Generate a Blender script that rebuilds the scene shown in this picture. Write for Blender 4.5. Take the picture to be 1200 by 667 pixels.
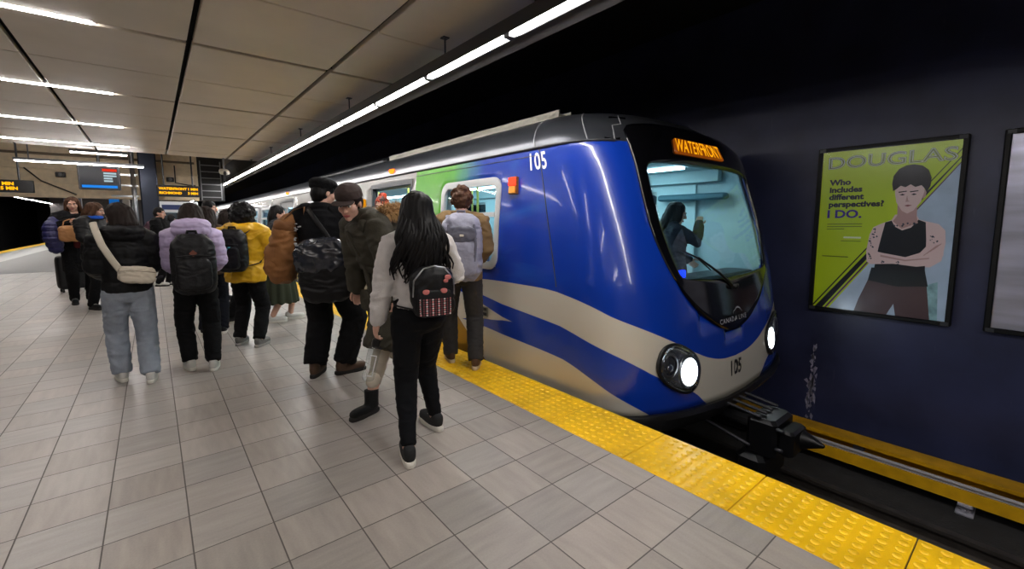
import bpy, math, random
import numpy as np
from mathutils import Vector, Matrix, noise, Quaternion

for _o in list(bpy.data.objects):
    bpy.data.objects.remove(_o)
scene = bpy.context.scene
COL = scene.collection
random.seed(7)

# ------------------------------------------------------------------ camera, world, exposure
cam_data = bpy.data.cameras.new('camera')
cam_data.sensor_width = 36.0
cam_data.lens = 36.0 * 515.2 / 1200.0
cam_data.shift_y = -(333.5 - 315.4) / 1200.0
cam_data.clip_start = 0.05
cam = bpy.data.objects.new('camera', cam_data)
COL.objects.link(cam)
_yaw, _pit, _rol = map(math.radians, (39.16, 6.18, -0.15))
_F = Vector((math.sin(_yaw) * math.cos(_pit), math.cos(_yaw) * math.cos(_pit), -math.sin(_pit)))
_R = Vector((math.cos(_yaw), -math.sin(_yaw), 0))
_U = _R.cross(_F)
_R2 = _R * math.cos(_rol) + _U * math.sin(_rol)
_U2 = -_R * math.sin(_rol) + _U * math.cos(_rol)
_m = Matrix((_R2, _U2, -_F)).transposed().to_4x4()
_m.translation = (0, 0, 1.40)
cam.matrix_world = _m
scene.camera = cam

world = bpy.data.worlds.new('world')
scene.world = world
world.use_nodes = True
world.node_tree.nodes['Background'].inputs[0].default_value = (0.35, 0.4, 0.6, 1)
world.node_tree.nodes['Background'].inputs[1].default_value = 0.012

scene.view_settings.view_transform = 'Standard'
scene.view_settings.look = 'None'
scene.view_settings.gamma = 1
scene.view_settings.use_curve_mapping = False
scene.view_settings.exposure = 0.0

EDGE_LAMP = 80.0      # emission of the long platform-edge lights
BAR_LAMP = 50.0       # emission of the bars in the ceiling grooves
CAR_LAMP = 17.0        # lamps inside the train
HEAD_LAMP = 40.0

# ------------------------------------------------------------------ materials
def C(r, g, b):
    f = lambda c: (c / 255 / 12.92) if c / 255 <= .04045 else ((c / 255 + .055) / 1.055) ** 2.4
    return (f(r), f(g), f(b))

_mats = {}
def M(name, col=(.5, .5, .5), rough=.6, metal=0.0, var=0.0, vscale=8.0, bump=0.0, bscale=60.0, spec=.5, coat=0.0,
      sheen=0.0, emit=0.0, ecol=None, stretch=None):
    if name in _mats:
        return _mats[name]
    m = bpy.data.materials.new(name)
    m.use_nodes = True
    nt = m.node_tree
    b = nt.nodes['Principled BSDF']
    b.inputs['Base Color'].default_value = (*col, 1)
    b.inputs['Roughness'].default_value = rough
    b.inputs['Metallic'].default_value = metal
    b.inputs['Specular IOR Level'].default_value = spec
    if coat:
        b.inputs['Coat Weight'].default_value = coat
        b.inputs['Coat Roughness'].default_value = .08
    if sheen:
        b.inputs['Sheen Weight'].default_value = sheen
        b.inputs['Sheen Roughness'].default_value = .5
    if emit:
        b.inputs['Emission Color'].default_value = (*(ecol or col), 1)
        b.inputs['Emission Strength'].default_value = emit
    if var or bump:
        tc = nt.nodes.new('ShaderNodeTexCoord')
        mp = nt.nodes.new('ShaderNodeMapping')
        nt.links.new(tc.outputs['Object'], mp.inputs[0])
        if stretch:
            mp.inputs['Scale'].default_value = stretch
        if var:
            n = nt.nodes.new('ShaderNodeTexNoise')
            n.inputs['Scale'].default_value = vscale
            n.inputs['Detail'].default_value = 6
            nt.links.new(mp.outputs[0], n.inputs['Vector'])
            mr = nt.nodes.new('ShaderNodeMapRange')
            mr.inputs[1].default_value = .3
            mr.inputs[2].default_value = .7
            mr.inputs[3].default_value = 1 - var
            mr.inputs[4].default_value = 1 + var
            nt.links.new(n.outputs[0], mr.inputs[0])
            mx = nt.nodes.new('ShaderNodeVectorMath')
            mx.operation = 'SCALE'
            mx.inputs[0].default_value = col
            nt.links.new(mr.outputs[0], mx.inputs['Scale'])
            nt.links.new(mx.outputs[0], b.inputs['Base Color'])
        if bump:
            n2 = nt.nodes.new('ShaderNodeTexNoise')
            n2.inputs['Scale'].default_value = bscale
            n2.inputs['Detail'].default_value = 4
            nt.links.new(mp.outputs[0], n2.inputs['Vector'])
            bp = nt.nodes.new('ShaderNodeBump')
            bp.inputs['Strength'].default_value = bump
            bp.inputs['Distance'].default_value = .01
            nt.links.new(n2.outputs[0], bp.inputs['Height'])
            nt.links.new(bp.outputs[0], b.inputs['Normal'])
    _mats[name] = m
    return m

def emitter(name, col, strength):
    if name in _mats:
        return _mats[name]
    m = bpy.data.materials.new(name)
    m.use_nodes = True
    nt = m.node_tree
    nt.nodes.clear()
    o = nt.nodes.new('ShaderNodeOutputMaterial')
    e = nt.nodes.new('ShaderNodeEmission')
    e.inputs[0].default_value = (*col, 1)
    e.inputs[1].default_value = strength
    nt.links.new(e.outputs[0], o.inputs[0])
    _mats[name] = m
    return m

def glass(name, tint, ior=1.45, rough=.02):
    if name in _mats:
        return _mats[name]
    m = bpy.data.materials.new(name)
    m.use_nodes = True
    nt = m.node_tree
    nt.nodes.clear()
    o = nt.nodes.new('ShaderNodeOutputMaterial')
    mix = nt.nodes.new('ShaderNodeMixShader')
    lw = nt.nodes.new('ShaderNodeLayerWeight')
    lw.inputs['Blend'].default_value = .5
    f0 = ((ior - 1) / (ior + 1)) ** 2
    pw = nt.nodes.new('ShaderNodeMath'); pw.operation = 'POWER'; pw.inputs[1].default_value = 4.5
    nt.links.new(lw.outputs['Facing'], pw.inputs[0])
    fr = nt.nodes.new('ShaderNodeMath'); fr.operation = 'MULTIPLY_ADD'; fr.inputs[1].default_value = 1 - f0; fr.inputs[2].default_value = f0
    nt.links.new(pw.outputs[0], fr.inputs[0])
    t = nt.nodes.new('ShaderNodeBsdfTransparent')
    t.inputs[0].default_value = (*tint, 1)
    g = nt.nodes.new('ShaderNodeBsdfGlossy')
    g.inputs['Roughness'].default_value = rough
    nt.links.new(fr.outputs[0], mix.inputs[0])
    nt.links.new(t.outputs[0], mix.inputs[1])
    nt.links.new(g.outputs[0], mix.inputs[2])
    nt.links.new(mix.outputs[0], o.inputs[0])
    _mats[name] = m
    return m

def mathn(nt, op, a, b=None, c=None, clamp=False):
    n = nt.nodes.new('ShaderNodeMath')
    n.operation = op
    n.use_clamp = clamp
    for i, x in enumerate((a, b, c)):
        if x is None:
            continue
        if isinstance(x, (int, float)):
            n.inputs[i].default_value = x
        else:
            nt.links.new(x, n.inputs[i])
    return n.outputs[0]

def mixc(nt, fac, a, b):
    n = nt.nodes.new('ShaderNodeMix')
    n.data_type = 'RGBA'
    if isinstance(fac, (int, float)):
        n.inputs[0].default_value = fac
    else:
        nt.links.new(fac, n.inputs[0])
    for i, x in ((6, a), (7, b)):
        if isinstance(x, tuple):
            n.inputs[i].default_value = (*x, 1)
        else:
            nt.links.new(x, n.inputs[i])
    return n.outputs[2]

# ------------------------------------------------------------------ geometry helpers
class B:
    """collects closed pieces; obj() links them as ONE mesh object"""
    def __init__(s):
        s.v = []; s.f = []; s.mi = []; s.cur = 0
    def add(s, vs, fs):
        o = len(s.v)
        s.v.extend(tuple(p) for p in vs)
        s.f.extend(tuple(i + o for i in f) for f in fs)
        s.mi.extend([s.cur] * len(fs))
        return s
    def box(s, x0, y0, z0, x1, y1, z1, mat=None):
        vs = [Vector((x, y, z)) for x in (x0, x1) for y in (y0, y1) for z in (z0, z1)]
        if mat is not None:
            vs = [mat @ p for p in vs]
        return s.add(vs, [(0, 1, 3, 2), (4, 6, 7, 5), (0, 4, 5, 1), (2, 3, 7, 6), (0, 2, 6, 4), (1, 5, 7, 3)])
    def bbox(s, x0, y0, z0, x1, y1, z1, c=.01, mat=None):
        """box with its 12 edges chamfered by c"""
        c = min(c, (x1 - x0) * .45, (y1 - y0) * .45, (z1 - z0) * .45)
        def ring(z, d):
            return [(x0 + c + d, y0 + d, z), (x1 - c - d, y0 + d, z), (x1 - d, y0 + c + d, z), (x1 - d, y1 - c - d, z),
                    (x1 - c - d, y1 - d, z), (x0 + c + d, y1 - d, z), (x0 + d, y1 - c - d, z), (x0 + d, y0 + c + d, z)]
        rs = [ring(z0, c * .99), ring(z0 + c, 0), ring(z1 - c, 0), ring(z1, c * .99)]
        return s.loft([[Vector(p) for p in r] for r in rs], mat)
    def loft(s, rings, mat=None, cap=True):
        n = len(rings[0]); vs = []; fs = []
        for r in rings:
            vs.extend(r)
        for i in range(len(rings) - 1):
            for j in range(n):
                a = i * n + j; b_ = i * n + (j + 1) % n
                fs.append((a, b_, b_ + n, a + n))
        if cap:
            fs.append(tuple(range(n - 1, -1, -1)))
            fs.append(tuple(range((len(rings) - 1) * n, len(rings) * n)))
        if mat is not None:
            vs = [mat @ Vector(p) for p in vs]
        return s.add(vs, fs)
    def tube(s, pts, rad, n=12, side=None, rnd=True):
        pts = [Vector(p) for p in pts]
        if isinstance(rad, (int, float)):
            rad = [rad] * len(pts)
        rad = [(r, r) if isinstance(r, (int, float)) else r for r in rad]
        T = []
        for i in range(len(pts)):
            t = pts[min(i + 1, len(pts) - 1)] - pts[max(i - 1, 0)]
            T.append(t.normalized() if t.length > 1e-9 else Vector((0, 0, 1)))
        ref = Vector(side) if side else (Vector((1, 0, 0)) if abs(T[0].x) < .8 else Vector((0, 1, 0)))
        P, R_, TT = [], [], []
        if rnd:
            for a in (80, 50, 22):
                a = math.radians(a)
                h = (rad[0][0] + rad[0][1]) / 2
                P.append(pts[0] - T[0] * h * math.sin(a)); R_.append((rad[0][0] * math.cos(a), rad[0][1] * math.cos(a))); TT.append(T[0])
        P += pts; R_ += rad; TT += T
        if rnd:
            for a in (22, 50, 80):
                a = math.radians(a)
                h = (rad[-1][0] + rad[-1][1]) / 2
                P.append(pts[-1] + T[-1] * h * math.sin(a)); R_.append((rad[-1][0] * math.cos(a), rad[-1][1] * math.cos(a))); TT.append(T[-1])
        rings = []
        for p, r, t in zip(P, R_, TT):
            sd = ref - t * ref.dot(t)
            if sd.length < 1e-4:
                sd = t.orthogonal()
            sd.normalize()
            ref = Vector(side) if side else sd
            u = t.cross(sd)
            rings.append([p + sd * (r[0] * math.cos(2 * math.pi * k / n)) + u * (r[1] * math.sin(2 * math.pi * k / n)) for k in range(n)])
        return s.loft(rings)
    def sup(s, c, r, e1=1.0, e2=1.0, n=16, mat=None):
        """superellipsoid: e<1 squarer; e1 in z, e2 in the plan"""
        pw = lambda x, e: math.copysign(abs(x) ** e, x)
        rings = []
        for i in range(1, n):
            a = -math.pi / 2 + math.pi * i / n
            ca, sa = pw(math.cos(a), e1), pw(math.sin(a), e1)
            rings.append([Vector((c[0] + r[0] * ca * pw(math.cos(t), e2), c[1] + r[1] * ca * pw(math.sin(t), e2), c[2] + r[2] * sa))
                          for t in [2 * math.pi * k / (2 * n) for k in range(2 * n)]])
        return s.loft(rings, mat)
    def ell(s, c, r, mat=None, n=10):
        if isinstance(r, (int, float)):
            r = (r, r, r)
        return s.sup(c, r, 1, 1, n, mat)
    def quad(s, a, b, c, d):
        return s.add([a, b, c, d], [(0, 1, 2, 3)])
    def mesh(s, name):
        me = bpy.data.meshes.new(name)
        me.from_pydata([tuple(p) for p in s.v], [], s.f)
        return me
    def obj(s, name, mat, parent=None, smooth=False, voxel=None, sm=0, fn=None, ang=None):
        me = s.mesh(name)
        mats = mat if isinstance(mat, (list, tuple)) else [mat]
        if voxel:
            t = bpy.data.objects.new('tmp', me)
            COL.objects.link(t)
            md = t.modifiers.new('r', 'REMESH'); md.mode = 'VOXEL'; md.voxel_size = voxel
            if sm:
                q = t.modifiers.new('s', 'SMOOTH'); q.factor = .5; q.iterations = sm
            dg = bpy.context.evaluated_depsgraph_get()
            me2 = bpy.data.meshes.new_from_object(t.evaluated_get(dg))
            bpy.data.objects.remove(t); bpy.data.meshes.remove(me)
            me = me2; me.name = name
            smooth = True
        if fn:
            me.update()
            n = len(me.vertices)
            co = np.empty(n * 3); me.vertices.foreach_get('co', co)
            no = np.empty(n * 3); me.vertex_normals.foreach_get('vector', no)
            co = co.reshape(-1, 3); no = no.reshape(-1, 3)
            d = np.array([fn(Vector(p)) for p in co])
            co = co + no * d[:, None]
            me.vertices.foreach_set('co', co.ravel())
        me.materials.clear()
        for q in mats:
            me.materials.append(q)
        if not voxel and len(mats) > 1:
            me.polygons.foreach_set('material_index', s.mi)
        if smooth:
            me.polygons.foreach_set('use_smooth', [True] * len(me.polygons))
            if ang:
                me.set_sharp_from_angle(angle=math.radians(ang))
        me.update()
        o = bpy.data.objects.new(name, me)
        COL.objects.link(o)
        if parent is not None:
            o.parent = parent
        return o

def tag(o, label, cat, group=None):
    o['label'] = label; o['category'] = cat
    if group:
        o['group'] = group
    return o
def struct(o, label=None):
    o['kind'] = 'structure'
    if label:
        o['label'] = label
    return o
def thing(name, label, cat, loc=(0, 0, 0), rotz=0.0, group=None):
    o = bpy.data.objects.new(name, None)
    o.empty_display_size = .1
    o.location = loc; o.rotation_euler = (0, 0, rotz)
    COL.objects.link(o)
    return tag(o, label, cat, group)
def copy_tree(o, parent=None):
    c = o.copy(); COL.objects.link(c)
    if parent is not None:
        c.parent = parent
    for ch in [q for q in o.children]:
        copy_tree(ch, c)
    return c

def text_mesh(s, size, bold=0.0, width=1.0, align='CENTER', spacing=1.0, extrude=0.0, outline=False):
    """lettering as (verts, faces) in the x-y plane, built from the built-in font"""
    cu = bpy.data.curves.new('lettering', 'FONT')
    cu.body = s; cu.size = size; cu.align_x = align; cu.align_y = 'CENTER'
    cu.space_character = spacing; cu.extrude = extrude; cu.resolution_u = 3
    cu.offset = bold
    if outline:
        cu.fill_mode = 'NONE'; cu.bevel_depth = outline; cu.bevel_resolution = 0
    t = bpy.data.objects.new('tmp', cu)
    COL.objects.link(t)
    dg = bpy.context.evaluated_depsgraph_get()
    me = bpy.data.meshes.new_from_object(t.evaluated_get(dg))
    vs = [Vector((v.co.x * width, v.co.y, v.co.z)) for v in me.vertices]
    fs = [tuple(p.vertices) for p in me.polygons]
    bpy.data.objects.remove(t); bpy.data.curves.remove(cu); bpy.data.meshes.remove(me)
    return vs, fs
def lettering(s, size, mat, parent, frame, name='lettering', **kw):
    vs, fs = text_mesh(s, size, **kw)
    b = B(); b.add([frame @ v for v in vs], fs)
    return b.obj(name, mat, parent)
def frame(o, x, y):
    """matrix with origin o, x and y axes"""
    x = Vector(x).normalized(); y = Vector(y).normalized(); z = x.cross(y)
    m = Matrix((x, y, z)).transposed().to_4x4(); m.translation = o
    return m

# ------------------------------------------------------------------ shared materials
LAMP_W = emitter('edge lamp', (1.0, .97, .93), EDGE_LAMP)
LAMP_B = emitter('bar lamp', (1.0, .95, .92), BAR_LAMP)
DARK = M('black paint', C(14, 14, 17), .55, var=.3, vscale=3)
STEEL = M('brushed steel', C(170, 172, 176), .3, 1.0, var=.1, vscale=20, stretch=(1, 1, .1))
GREYM = M('grey painted metal', C(120, 122, 126), .45)
DGREY = M('dark grey metal', C(48, 50, 55), .45)
BLACKP = M('black plastic', C(16, 16, 18), .4)
YELLOW = M('yellow rail paint', C(190, 140, 14), .45, var=.25, vscale=5)

# ------------------------------------------------------------------ setting
def tile_material():
    m = bpy.data.materials.new('floor tiles'); m.use_nodes = True
    nt = m.node_tree; b = nt.nodes['Principled BSDF']
    tc = nt.nodes.new('ShaderNodeTexCoord')
    sp = nt.nodes.new('ShaderNodeSeparateXYZ'); nt.links.new(tc.outputs['Object'], sp.inputs[0])
    X = mathn(nt, 'DIVIDE', mathn(nt, 'SUBTRACT', sp.outputs[0], .041), .305)
    Y = mathn(nt, 'DIVIDE', mathn(nt, 'SUBTRACT', sp.outputs[1], .062), .305)
    cmb = nt.nodes.new('ShaderNodeCombineXYZ')
    nt.links.new(mathn(nt, 'FLOOR', X), cmb.inputs[0]); nt.links.new(mathn(nt, 'FLOOR', Y), cmb.inputs[1])
    wn = nt.nodes.new('ShaderNodeTexWhiteNoise'); wn.noise_dimensions = '2D'; nt.links.new(cmb.outputs[0], wn.inputs['Vector'])
    wn2 = nt.nodes.new('ShaderNodeTexWhiteNoise'); wn2.noise_dimensions = '2D'
    ad = nt.nodes.new('ShaderNodeVectorMath'); ad.inputs[1].default_value = (31.3, 11.7, 0); nt.links.new(cmb.outputs[0], ad.inputs[0]); nt.links.new(ad.outputs[0], wn2.inputs['Vector'])
    # brushed streaks inside each tile, turned per tile
    mp = nt.nodes.new('ShaderNodeMapping'); mp.inputs['Scale'].default_value = (2.2, 14, 1); nt.links.new(tc.outputs['Object'], mp.inputs[0])
    n1 = nt.nodes.new('ShaderNodeTexNoise'); n1.inputs['Scale'].default_value = 1.6; n1.inputs['Detail'].default_value = 5; nt.links.new(mp.outputs[0], n1.inputs['Vector'])
    mp2 = nt.nodes.new('ShaderNodeMapping'); mp2.inputs['Scale'].default_value = (14, 2.2, 1); nt.links.new(tc.outputs['Object'], mp2.inputs[0])
    n2 = nt.nodes.new('ShaderNodeTexNoise'); n2.inputs['Scale'].default_value = 1.6; n2.inputs['Detail'].default_value = 5; nt.links.new(mp2.outputs[0], n2.inputs['Vector'])
    n3 = nt.nodes.new('ShaderNodeTexNoise'); n3.inputs['Scale'].default_value = 1.1; n3.inputs['Detail'].default_value = 8; nt.links.new(tc.outputs['Object'], n3.inputs['Vector'])
    n4 = nt.nodes.new('ShaderNodeTexNoise'); n4.inputs['Scale'].default_value = 110; n4.inputs['Detail'].default_value = 3; nt.links.new(tc.outputs['Object'], n4.inputs['Vector'])
    sel = mathn(nt, 'GREATER_THAN', wn2.outputs[0], .5)
    streak = mathn(nt, 'ADD', mathn(nt, 'MULTIPLY', n1.outputs[0], sel), mathn(nt, 'MULTIPLY', n2.outputs[0], mathn(nt, 'SUBTRACT', 1.0, sel)))
    v = mathn(nt, 'ADD', mathn(nt, 'MULTIPLY', mathn(nt, 'SUBTRACT', wn.outputs[0], .5), .20),
              mathn(nt, 'ADD', mathn(nt, 'MULTIPLY', mathn(nt, 'SUBTRACT', streak, .5), .5), mathn(nt, 'MULTIPLY', mathn(nt, 'SUBTRACT', n3.outputs[0], .5), .5)))
    v = mathn(nt, 'ADD', v, mathn(nt, 'MULTIPLY', mathn(nt, 'SUBTRACT', n4.outputs[0], .5), .22))
    v = mathn(nt, 'ADD', v, 1.0)
    base = mixc(nt, wn2.outputs[0], C(160, 151, 143), C(152, 147, 142))
    sc = nt.nodes.new('ShaderNodeVectorMath'); sc.operation = 'SCALE'; nt.links.new(base, sc.inputs[0]); nt.links.new(v, sc.inputs['Scale'])
    def edge(t):
        f = mathn(nt, 'FRACT', t)
        return mathn(nt, 'MINIMUM', f, mathn(nt, 'SUBTRACT', 1.0, f))
    d = mathn(nt, 'MINIMUM', edge(X), edge(Y))
    g = mathn(nt, 'LESS_THAN', d, .0095)
    nt.links.new(mixc(nt, g, sc.outputs[0], C(84, 78, 74)), b.inputs['Base Color'])
    rr = mathn(nt, 'ADD', mathn(nt, 'MULTIPLY', n3.outputs[0], .2), mathn(nt, 'ADD', .26, mathn(nt, 'MULTIPLY', g, .3)))
    nt.links.new(rr, b.inputs['Roughness'])
    bp = nt.nodes.new('ShaderNodeBump'); bp.inputs['Strength'].default_value = .35; bp.inputs['Distance'].default_value = .003
    h = mathn(nt, 'ADD', mathn(nt, 'MULTIPLY', mathn(nt, 'MINIMUM', d, .02), 50), mathn(nt, 'MULTIPLY', n4.outputs[0], .15))
    nt.links.new(h, bp.inputs['Height']); nt.links.new(bp.outputs[0], b.inputs['Normal'])
    return m

PX0, PX1 = -5.9, 2.53      # platform edges
fb = B()
fb.box(PX0 + .46, -6, -.25, 2.065, 60, 0)
struct(fb.obj('floor', tile_material()), 'grey tiled platform floor')
sb = B()
sb.box(PX0, -6, -1.25, PX0 + .46, 60, -.006); sb.box(2.065, -6, -1.25, PX1 - .004, 60, -.012)
struct(sb.obj('floor_edge', M('platform concrete', C(60, 58, 56), .8, var=.3, vscale=4)), 'concrete platform edge')

# yellow tactile paving along the train edge
def tactile_mat():
    m = M('tactile yellow', C(238, 188, 10), .42, var=.16, vscale=3.5, bump=.15, bscale=150)
    return m
tb = B()
PITCH = .622
for i in range(-6, 90):
    y0 = .889 + PITCH * i + .003; y1 = y0 + PITCH - .006
    tb.box(2.068, y0, -.012, PX1, y1, .0)
    if y0 < 20:
        nx, ny = 8, 10
        for a in range(nx):
            for b_ in range(ny):
                cx = 2.068 + (a + .5) * (PX1 - 2.068) / nx; cy = y0 + (b_ + .5) * (y1 - y0) / ny
                seg = 10 if y0 < 6 else 6
                rings = []
                for r, z in ((.0195, 0), (.0165, .0035), (.0115, .0055)):
                    rings.append([(cx + r * math.cos(2 * math.pi * k / seg), cy + r * math.sin(2 * math.pi * k / seg), z) for k in range(seg)])
                tb.loft(rings)
struct(tb.obj('trim_1', tactile_mat(), smooth=True, ang=50), 'yellow tactile strip along the train edge')
tb = B()
for i in range(0, 96):
    tb.box(PX0, -4 + PITCH * i + .003, -.006, PX0 + .46, -4 + PITCH * (i + 1) - .003, .004)
struct(tb.obj('trim_2', tactile_mat()), 'yellow tactile strip along the far platform edge')
b = B(); b.box(-5.44, 18.1, 0, -4.3, 60, .003)
struct(b.obj('trim_3', M('pale floor band', C(168, 166, 164), .4, var=.08)), 'pale floor band beside the far yellow strip')
b = B(); b.box(-4.3, 18.1, 0, -1.7, 34, .003)
struct(b.obj('trim_4', M('dark floor patch', C(112, 109, 108), .5, var=.12)), 'dark grey floor patch')

# track beds, tunnel walls, tunnel ceiling
WX = 6.25
b = B(); b.box(PX1 - .01, -8, -1.45, WX + .3, 70, -1.25); b.box(-9.9, -8, -1.45, PX0 + .01, 70, -1.25)
struct(b.obj('floor_track', M('track bed concrete', C(38, 37, 38), .85, var=.35, vscale=6, bump=.5, bscale=40)), 'dark concrete track bed')
def wall_mat():
    m = M('tunnel wall paint', C(46, 50, 80), .42, var=.32, vscale=1.6, bump=.12, bscale=25)
    nt = m.node_tree; b = nt.nodes['Principled BSDF']
    tc = nt.nodes.new('ShaderNodeTexCoord')
    mp = nt.nodes.new('ShaderNodeMapping'); mp.inputs['Scale'].default_value = (1, 7, .8); nt.links.new(tc.outputs['Object'], mp.inputs[0])
    n = nt.nodes.new('ShaderNodeTexNoise'); n.inputs['Scale'].default_value = 2.2; n.inputs['Detail'].default_value = 8; n.inputs['Roughness'].default_value = .65
    nt.links.new(mp.outputs[0], n.inputs['Vector'])
    r = nt.nodes.new('ShaderNodeMapRange'); r.inputs[1].default_value = .67; r.inputs[2].default_value = .74; nt.links.new(n.outputs[0], r.inputs[0])
    old = b.inputs['Base Color'].links[0].from_socket
    nt.links.new(mixc(nt, mathn(nt, 'MULTIPLY', r.outputs[0], .5), old, C(90, 92, 110)), b.inputs['Base Color'])
    return m
WALLM = wall_mat()
b = B(); b.box(WX, -8, -1.45, WX + .3, 70, 4.2)
struct(b.obj('wall_right', WALLM), 'dark navy tunnel wall')
b = B(); b.box(-9.9, -8, -1.45, -9.6, 70, 4.2)
struct(b.obj('wall_left', DARK), 'black tunnel wall across the far track')
b = B(); b.box(-9.9, 70, -1.45, WX + .3, 70.3, 4.2)
struct(b.obj('wall_back', DARK), 'dark end of the tunnel')
b = B(); b.box(-9.9, -8.3, -1.45, WX + .3, -8, 4.2)
struct(b.obj('wall_front', M('beige wall', C(150, 140, 126), .7)), 'beige wall behind the camera')
b = B(); b.box(-9.9, -8, 4.2, WX + .3, 70, 4.4)
b.box(2.32, -8, 3.0, 2.42, 70, 4.2); b.box(-5.75, -8, 3.0, -5.65, 70, 4.2)
struct(b.obj('ceiling_tunnel', M('tunnel soffit', C(17, 16, 17), .8)), 'soffit over the tracks, its lack of light painted black')  # near-black base colour stands in for the missing light above the tracks
# scuffed patches on the tunnel wall, where the paint has been scraped
def scrape(name, y, z, w, h, seed):
    rnd = random.Random(seed); b = B()
    for i in range(44):
        yy = y + rnd.gauss(0, w * .3); zz = z + rnd.uniform(-h / 2, h / 2); s = rnd.uniform(.008, .03) * (1.2 - abs(zz - z) / h)
        pts = [(WX - .002, yy + rnd.uniform(-s, s) * .7, zz - s * rnd.uniform(.8, 3)), (WX - .002, yy + s, zz), (WX - .002, yy + rnd.uniform(-s, s) * .7, zz + s * rnd.uniform(.8, 3)), (WX - .002, yy - s * .7, zz + rnd.uniform(-s, s))]
        b.add(pts, [(0, 1, 2, 3)])
    struct(b.obj(name, M('scraped plaster', C(150, 146, 168), .8, var=.3, vscale=30)), 'scraped pale paint on the tunnel wall')
scrape('trim_5', 1.76, -.60, .07, .95, 3)

# suspended ceiling: beige panels with dark gaps
CZ = 3.0
pb = B()
ROWY = [5.04 + 2.53 * k for k in range(-5, 4)]         # wide cross gaps that hold the light bars
gx = [-.835 + 1.21 * k for k in range(-4, 3)]
edges_x = [-5.65] + gx + [2.32]
for k in range(-5, 4):
    ya = 5.04 + 2.53 * k
    for (p, q) in ((ya + .036, ya + 1.265 - .008), (ya + 1.265 + .008, ya + 2.53 - .036)):
        if q > 13.5: 
            q = 13.45
            if p > 13.3: continue
        for i in range(len(edges_x) - 1):
            pb.bbox(edges_x[i] + .022, p, CZ, edges_x[i + 1] - .022, q, CZ + .05, .006)
CEILM = M('ceiling panel', C(208, 196, 180), .4, var=.09, vscale=1.2, bump=.05, bscale=6)
struct(pb.obj('ceiling', CEILM), 'beige suspended ceiling panels')
b = B(); b.box(-5.65, -8, CZ + .12, 2.32, 13.5, CZ + .2)
struct(b.obj('ceiling_plenum', M('plenum black', C(20, 18, 17), .9)), 'dark space above the ceiling panels')
b = B(); b.box(-5.65, 13.5, 3.55, 2.32, 70, 3.65)
struct(b.obj('ceiling_hall', M('hall ceiling', C(150, 136, 118), .8)), 'plain ceiling of the far hall')
# beige bulkhead where the panels stop
b = B(); b.box(-5.5, 18.0, 2.12, 1.28, 18.5, 3.55); b.box(-5.5, 17.9, 2.9, 1.28, 18.0, 2.96); b.box(-5.5, 17.93, 2.5, 1.28, 18.0, 2.53)
b.box(.35, 17.9, 2.12, .42, 18, 3.55); b.box(-1.5, 17.95, 2.12, -1.46, 18, 3.55)
struct(b.obj('wall_bulkhead', M('bulkhead beige', C(222, 204, 174), .7, var=.1)), 'beige bulkhead over the far platform')
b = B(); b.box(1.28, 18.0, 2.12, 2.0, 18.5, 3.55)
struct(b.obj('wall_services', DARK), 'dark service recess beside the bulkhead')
b = B(); b.box(-5.5, 45, 0, 1.6, 45.4, 3.6)
struct(b.obj('wall_hall', M('far hall wall', C(70, 66, 66), .7, var=.2)), 'grey wall at the end of the platform')
# column
b = B(); b.bbox(-.2, 17.0, 0, .22, 17.5, 3.6, .03)
struct(b.obj('column_steel', M('blue grey cladding', C(50, 56, 70), .3, .6)), 'blue grey clad column')
b = B(); b.bbox(-3.2, 30.0, 0, -2.6, 30.6, 3.6, .05)
struct(b.obj('column_far', M('blue grey cladding')), 'far clad column')

# ------------------------------------------------------------------ lamps
def edge_light(name, x, y0, n, label, vis):
    t = thing(name, label, 'ceiling light', (x, y0, 2.72))
    L = n * 1.212
    s = 1 if vis else -1
    h = B()
    h.box(-.05, 0, .045, .05, L, .11)
    for sg in (-1, 1):
        h.box(sg * .052 - .004, 0, .01, sg * .052 + .004, L, .11)
    for i in range(n + 1):
        h.box(-.03, i * 1.212 - .03, -.002, .03, i * 1.212 + .03, .046)
    h.obj('housing', M('lamp housing black', C(20, 20, 22), .5), t)
    f = B(); f.loft([[(s * .055, yy, .075), (s * .21, yy, .008), (s * .21, yy, .016), (s * .055, yy, .085)] for yy in (0, L)])
    f.obj('cable_tray', M('lamp tray grey', C(44, 43, 42), .7), t)
    tubes = None
    for i in range(n):
        b = B(); b.bbox(-.027, i * 1.212 + .035, .0, .027, (i + 1) * 1.212 - .035, .044, .012)
        if tubes is None:
            tubes = b.obj('lamp_tube', LAMP_W, t)
        else:
            o = tubes.copy(); COL.objects.link(o); o.parent = t; o.location = (0, i * 1.212, 0)
    for i in range(0, n, 2):
        b = B(); b.tube([(0, i * 1.212 + .9, .1), (0, i * 1.212 + .9, .30)], .008, 8, rnd=False)
        b.box(-.03, i * 1.212 + .87, .272, .03, i * 1.212 + .93, .28)
        b.obj('hanger_rod', DGREY, t)
    return t
edge_light('linear_platform_light', 2.1, 2.6 - 1.212 * 6, 50, 'long continuous line of white tubes hung above the train side platform edge', True)
edge_light('linear_platform_light', -5.4, 20.0, 28, 'distant line of white tubes hung above the far left platform edge', False)

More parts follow.
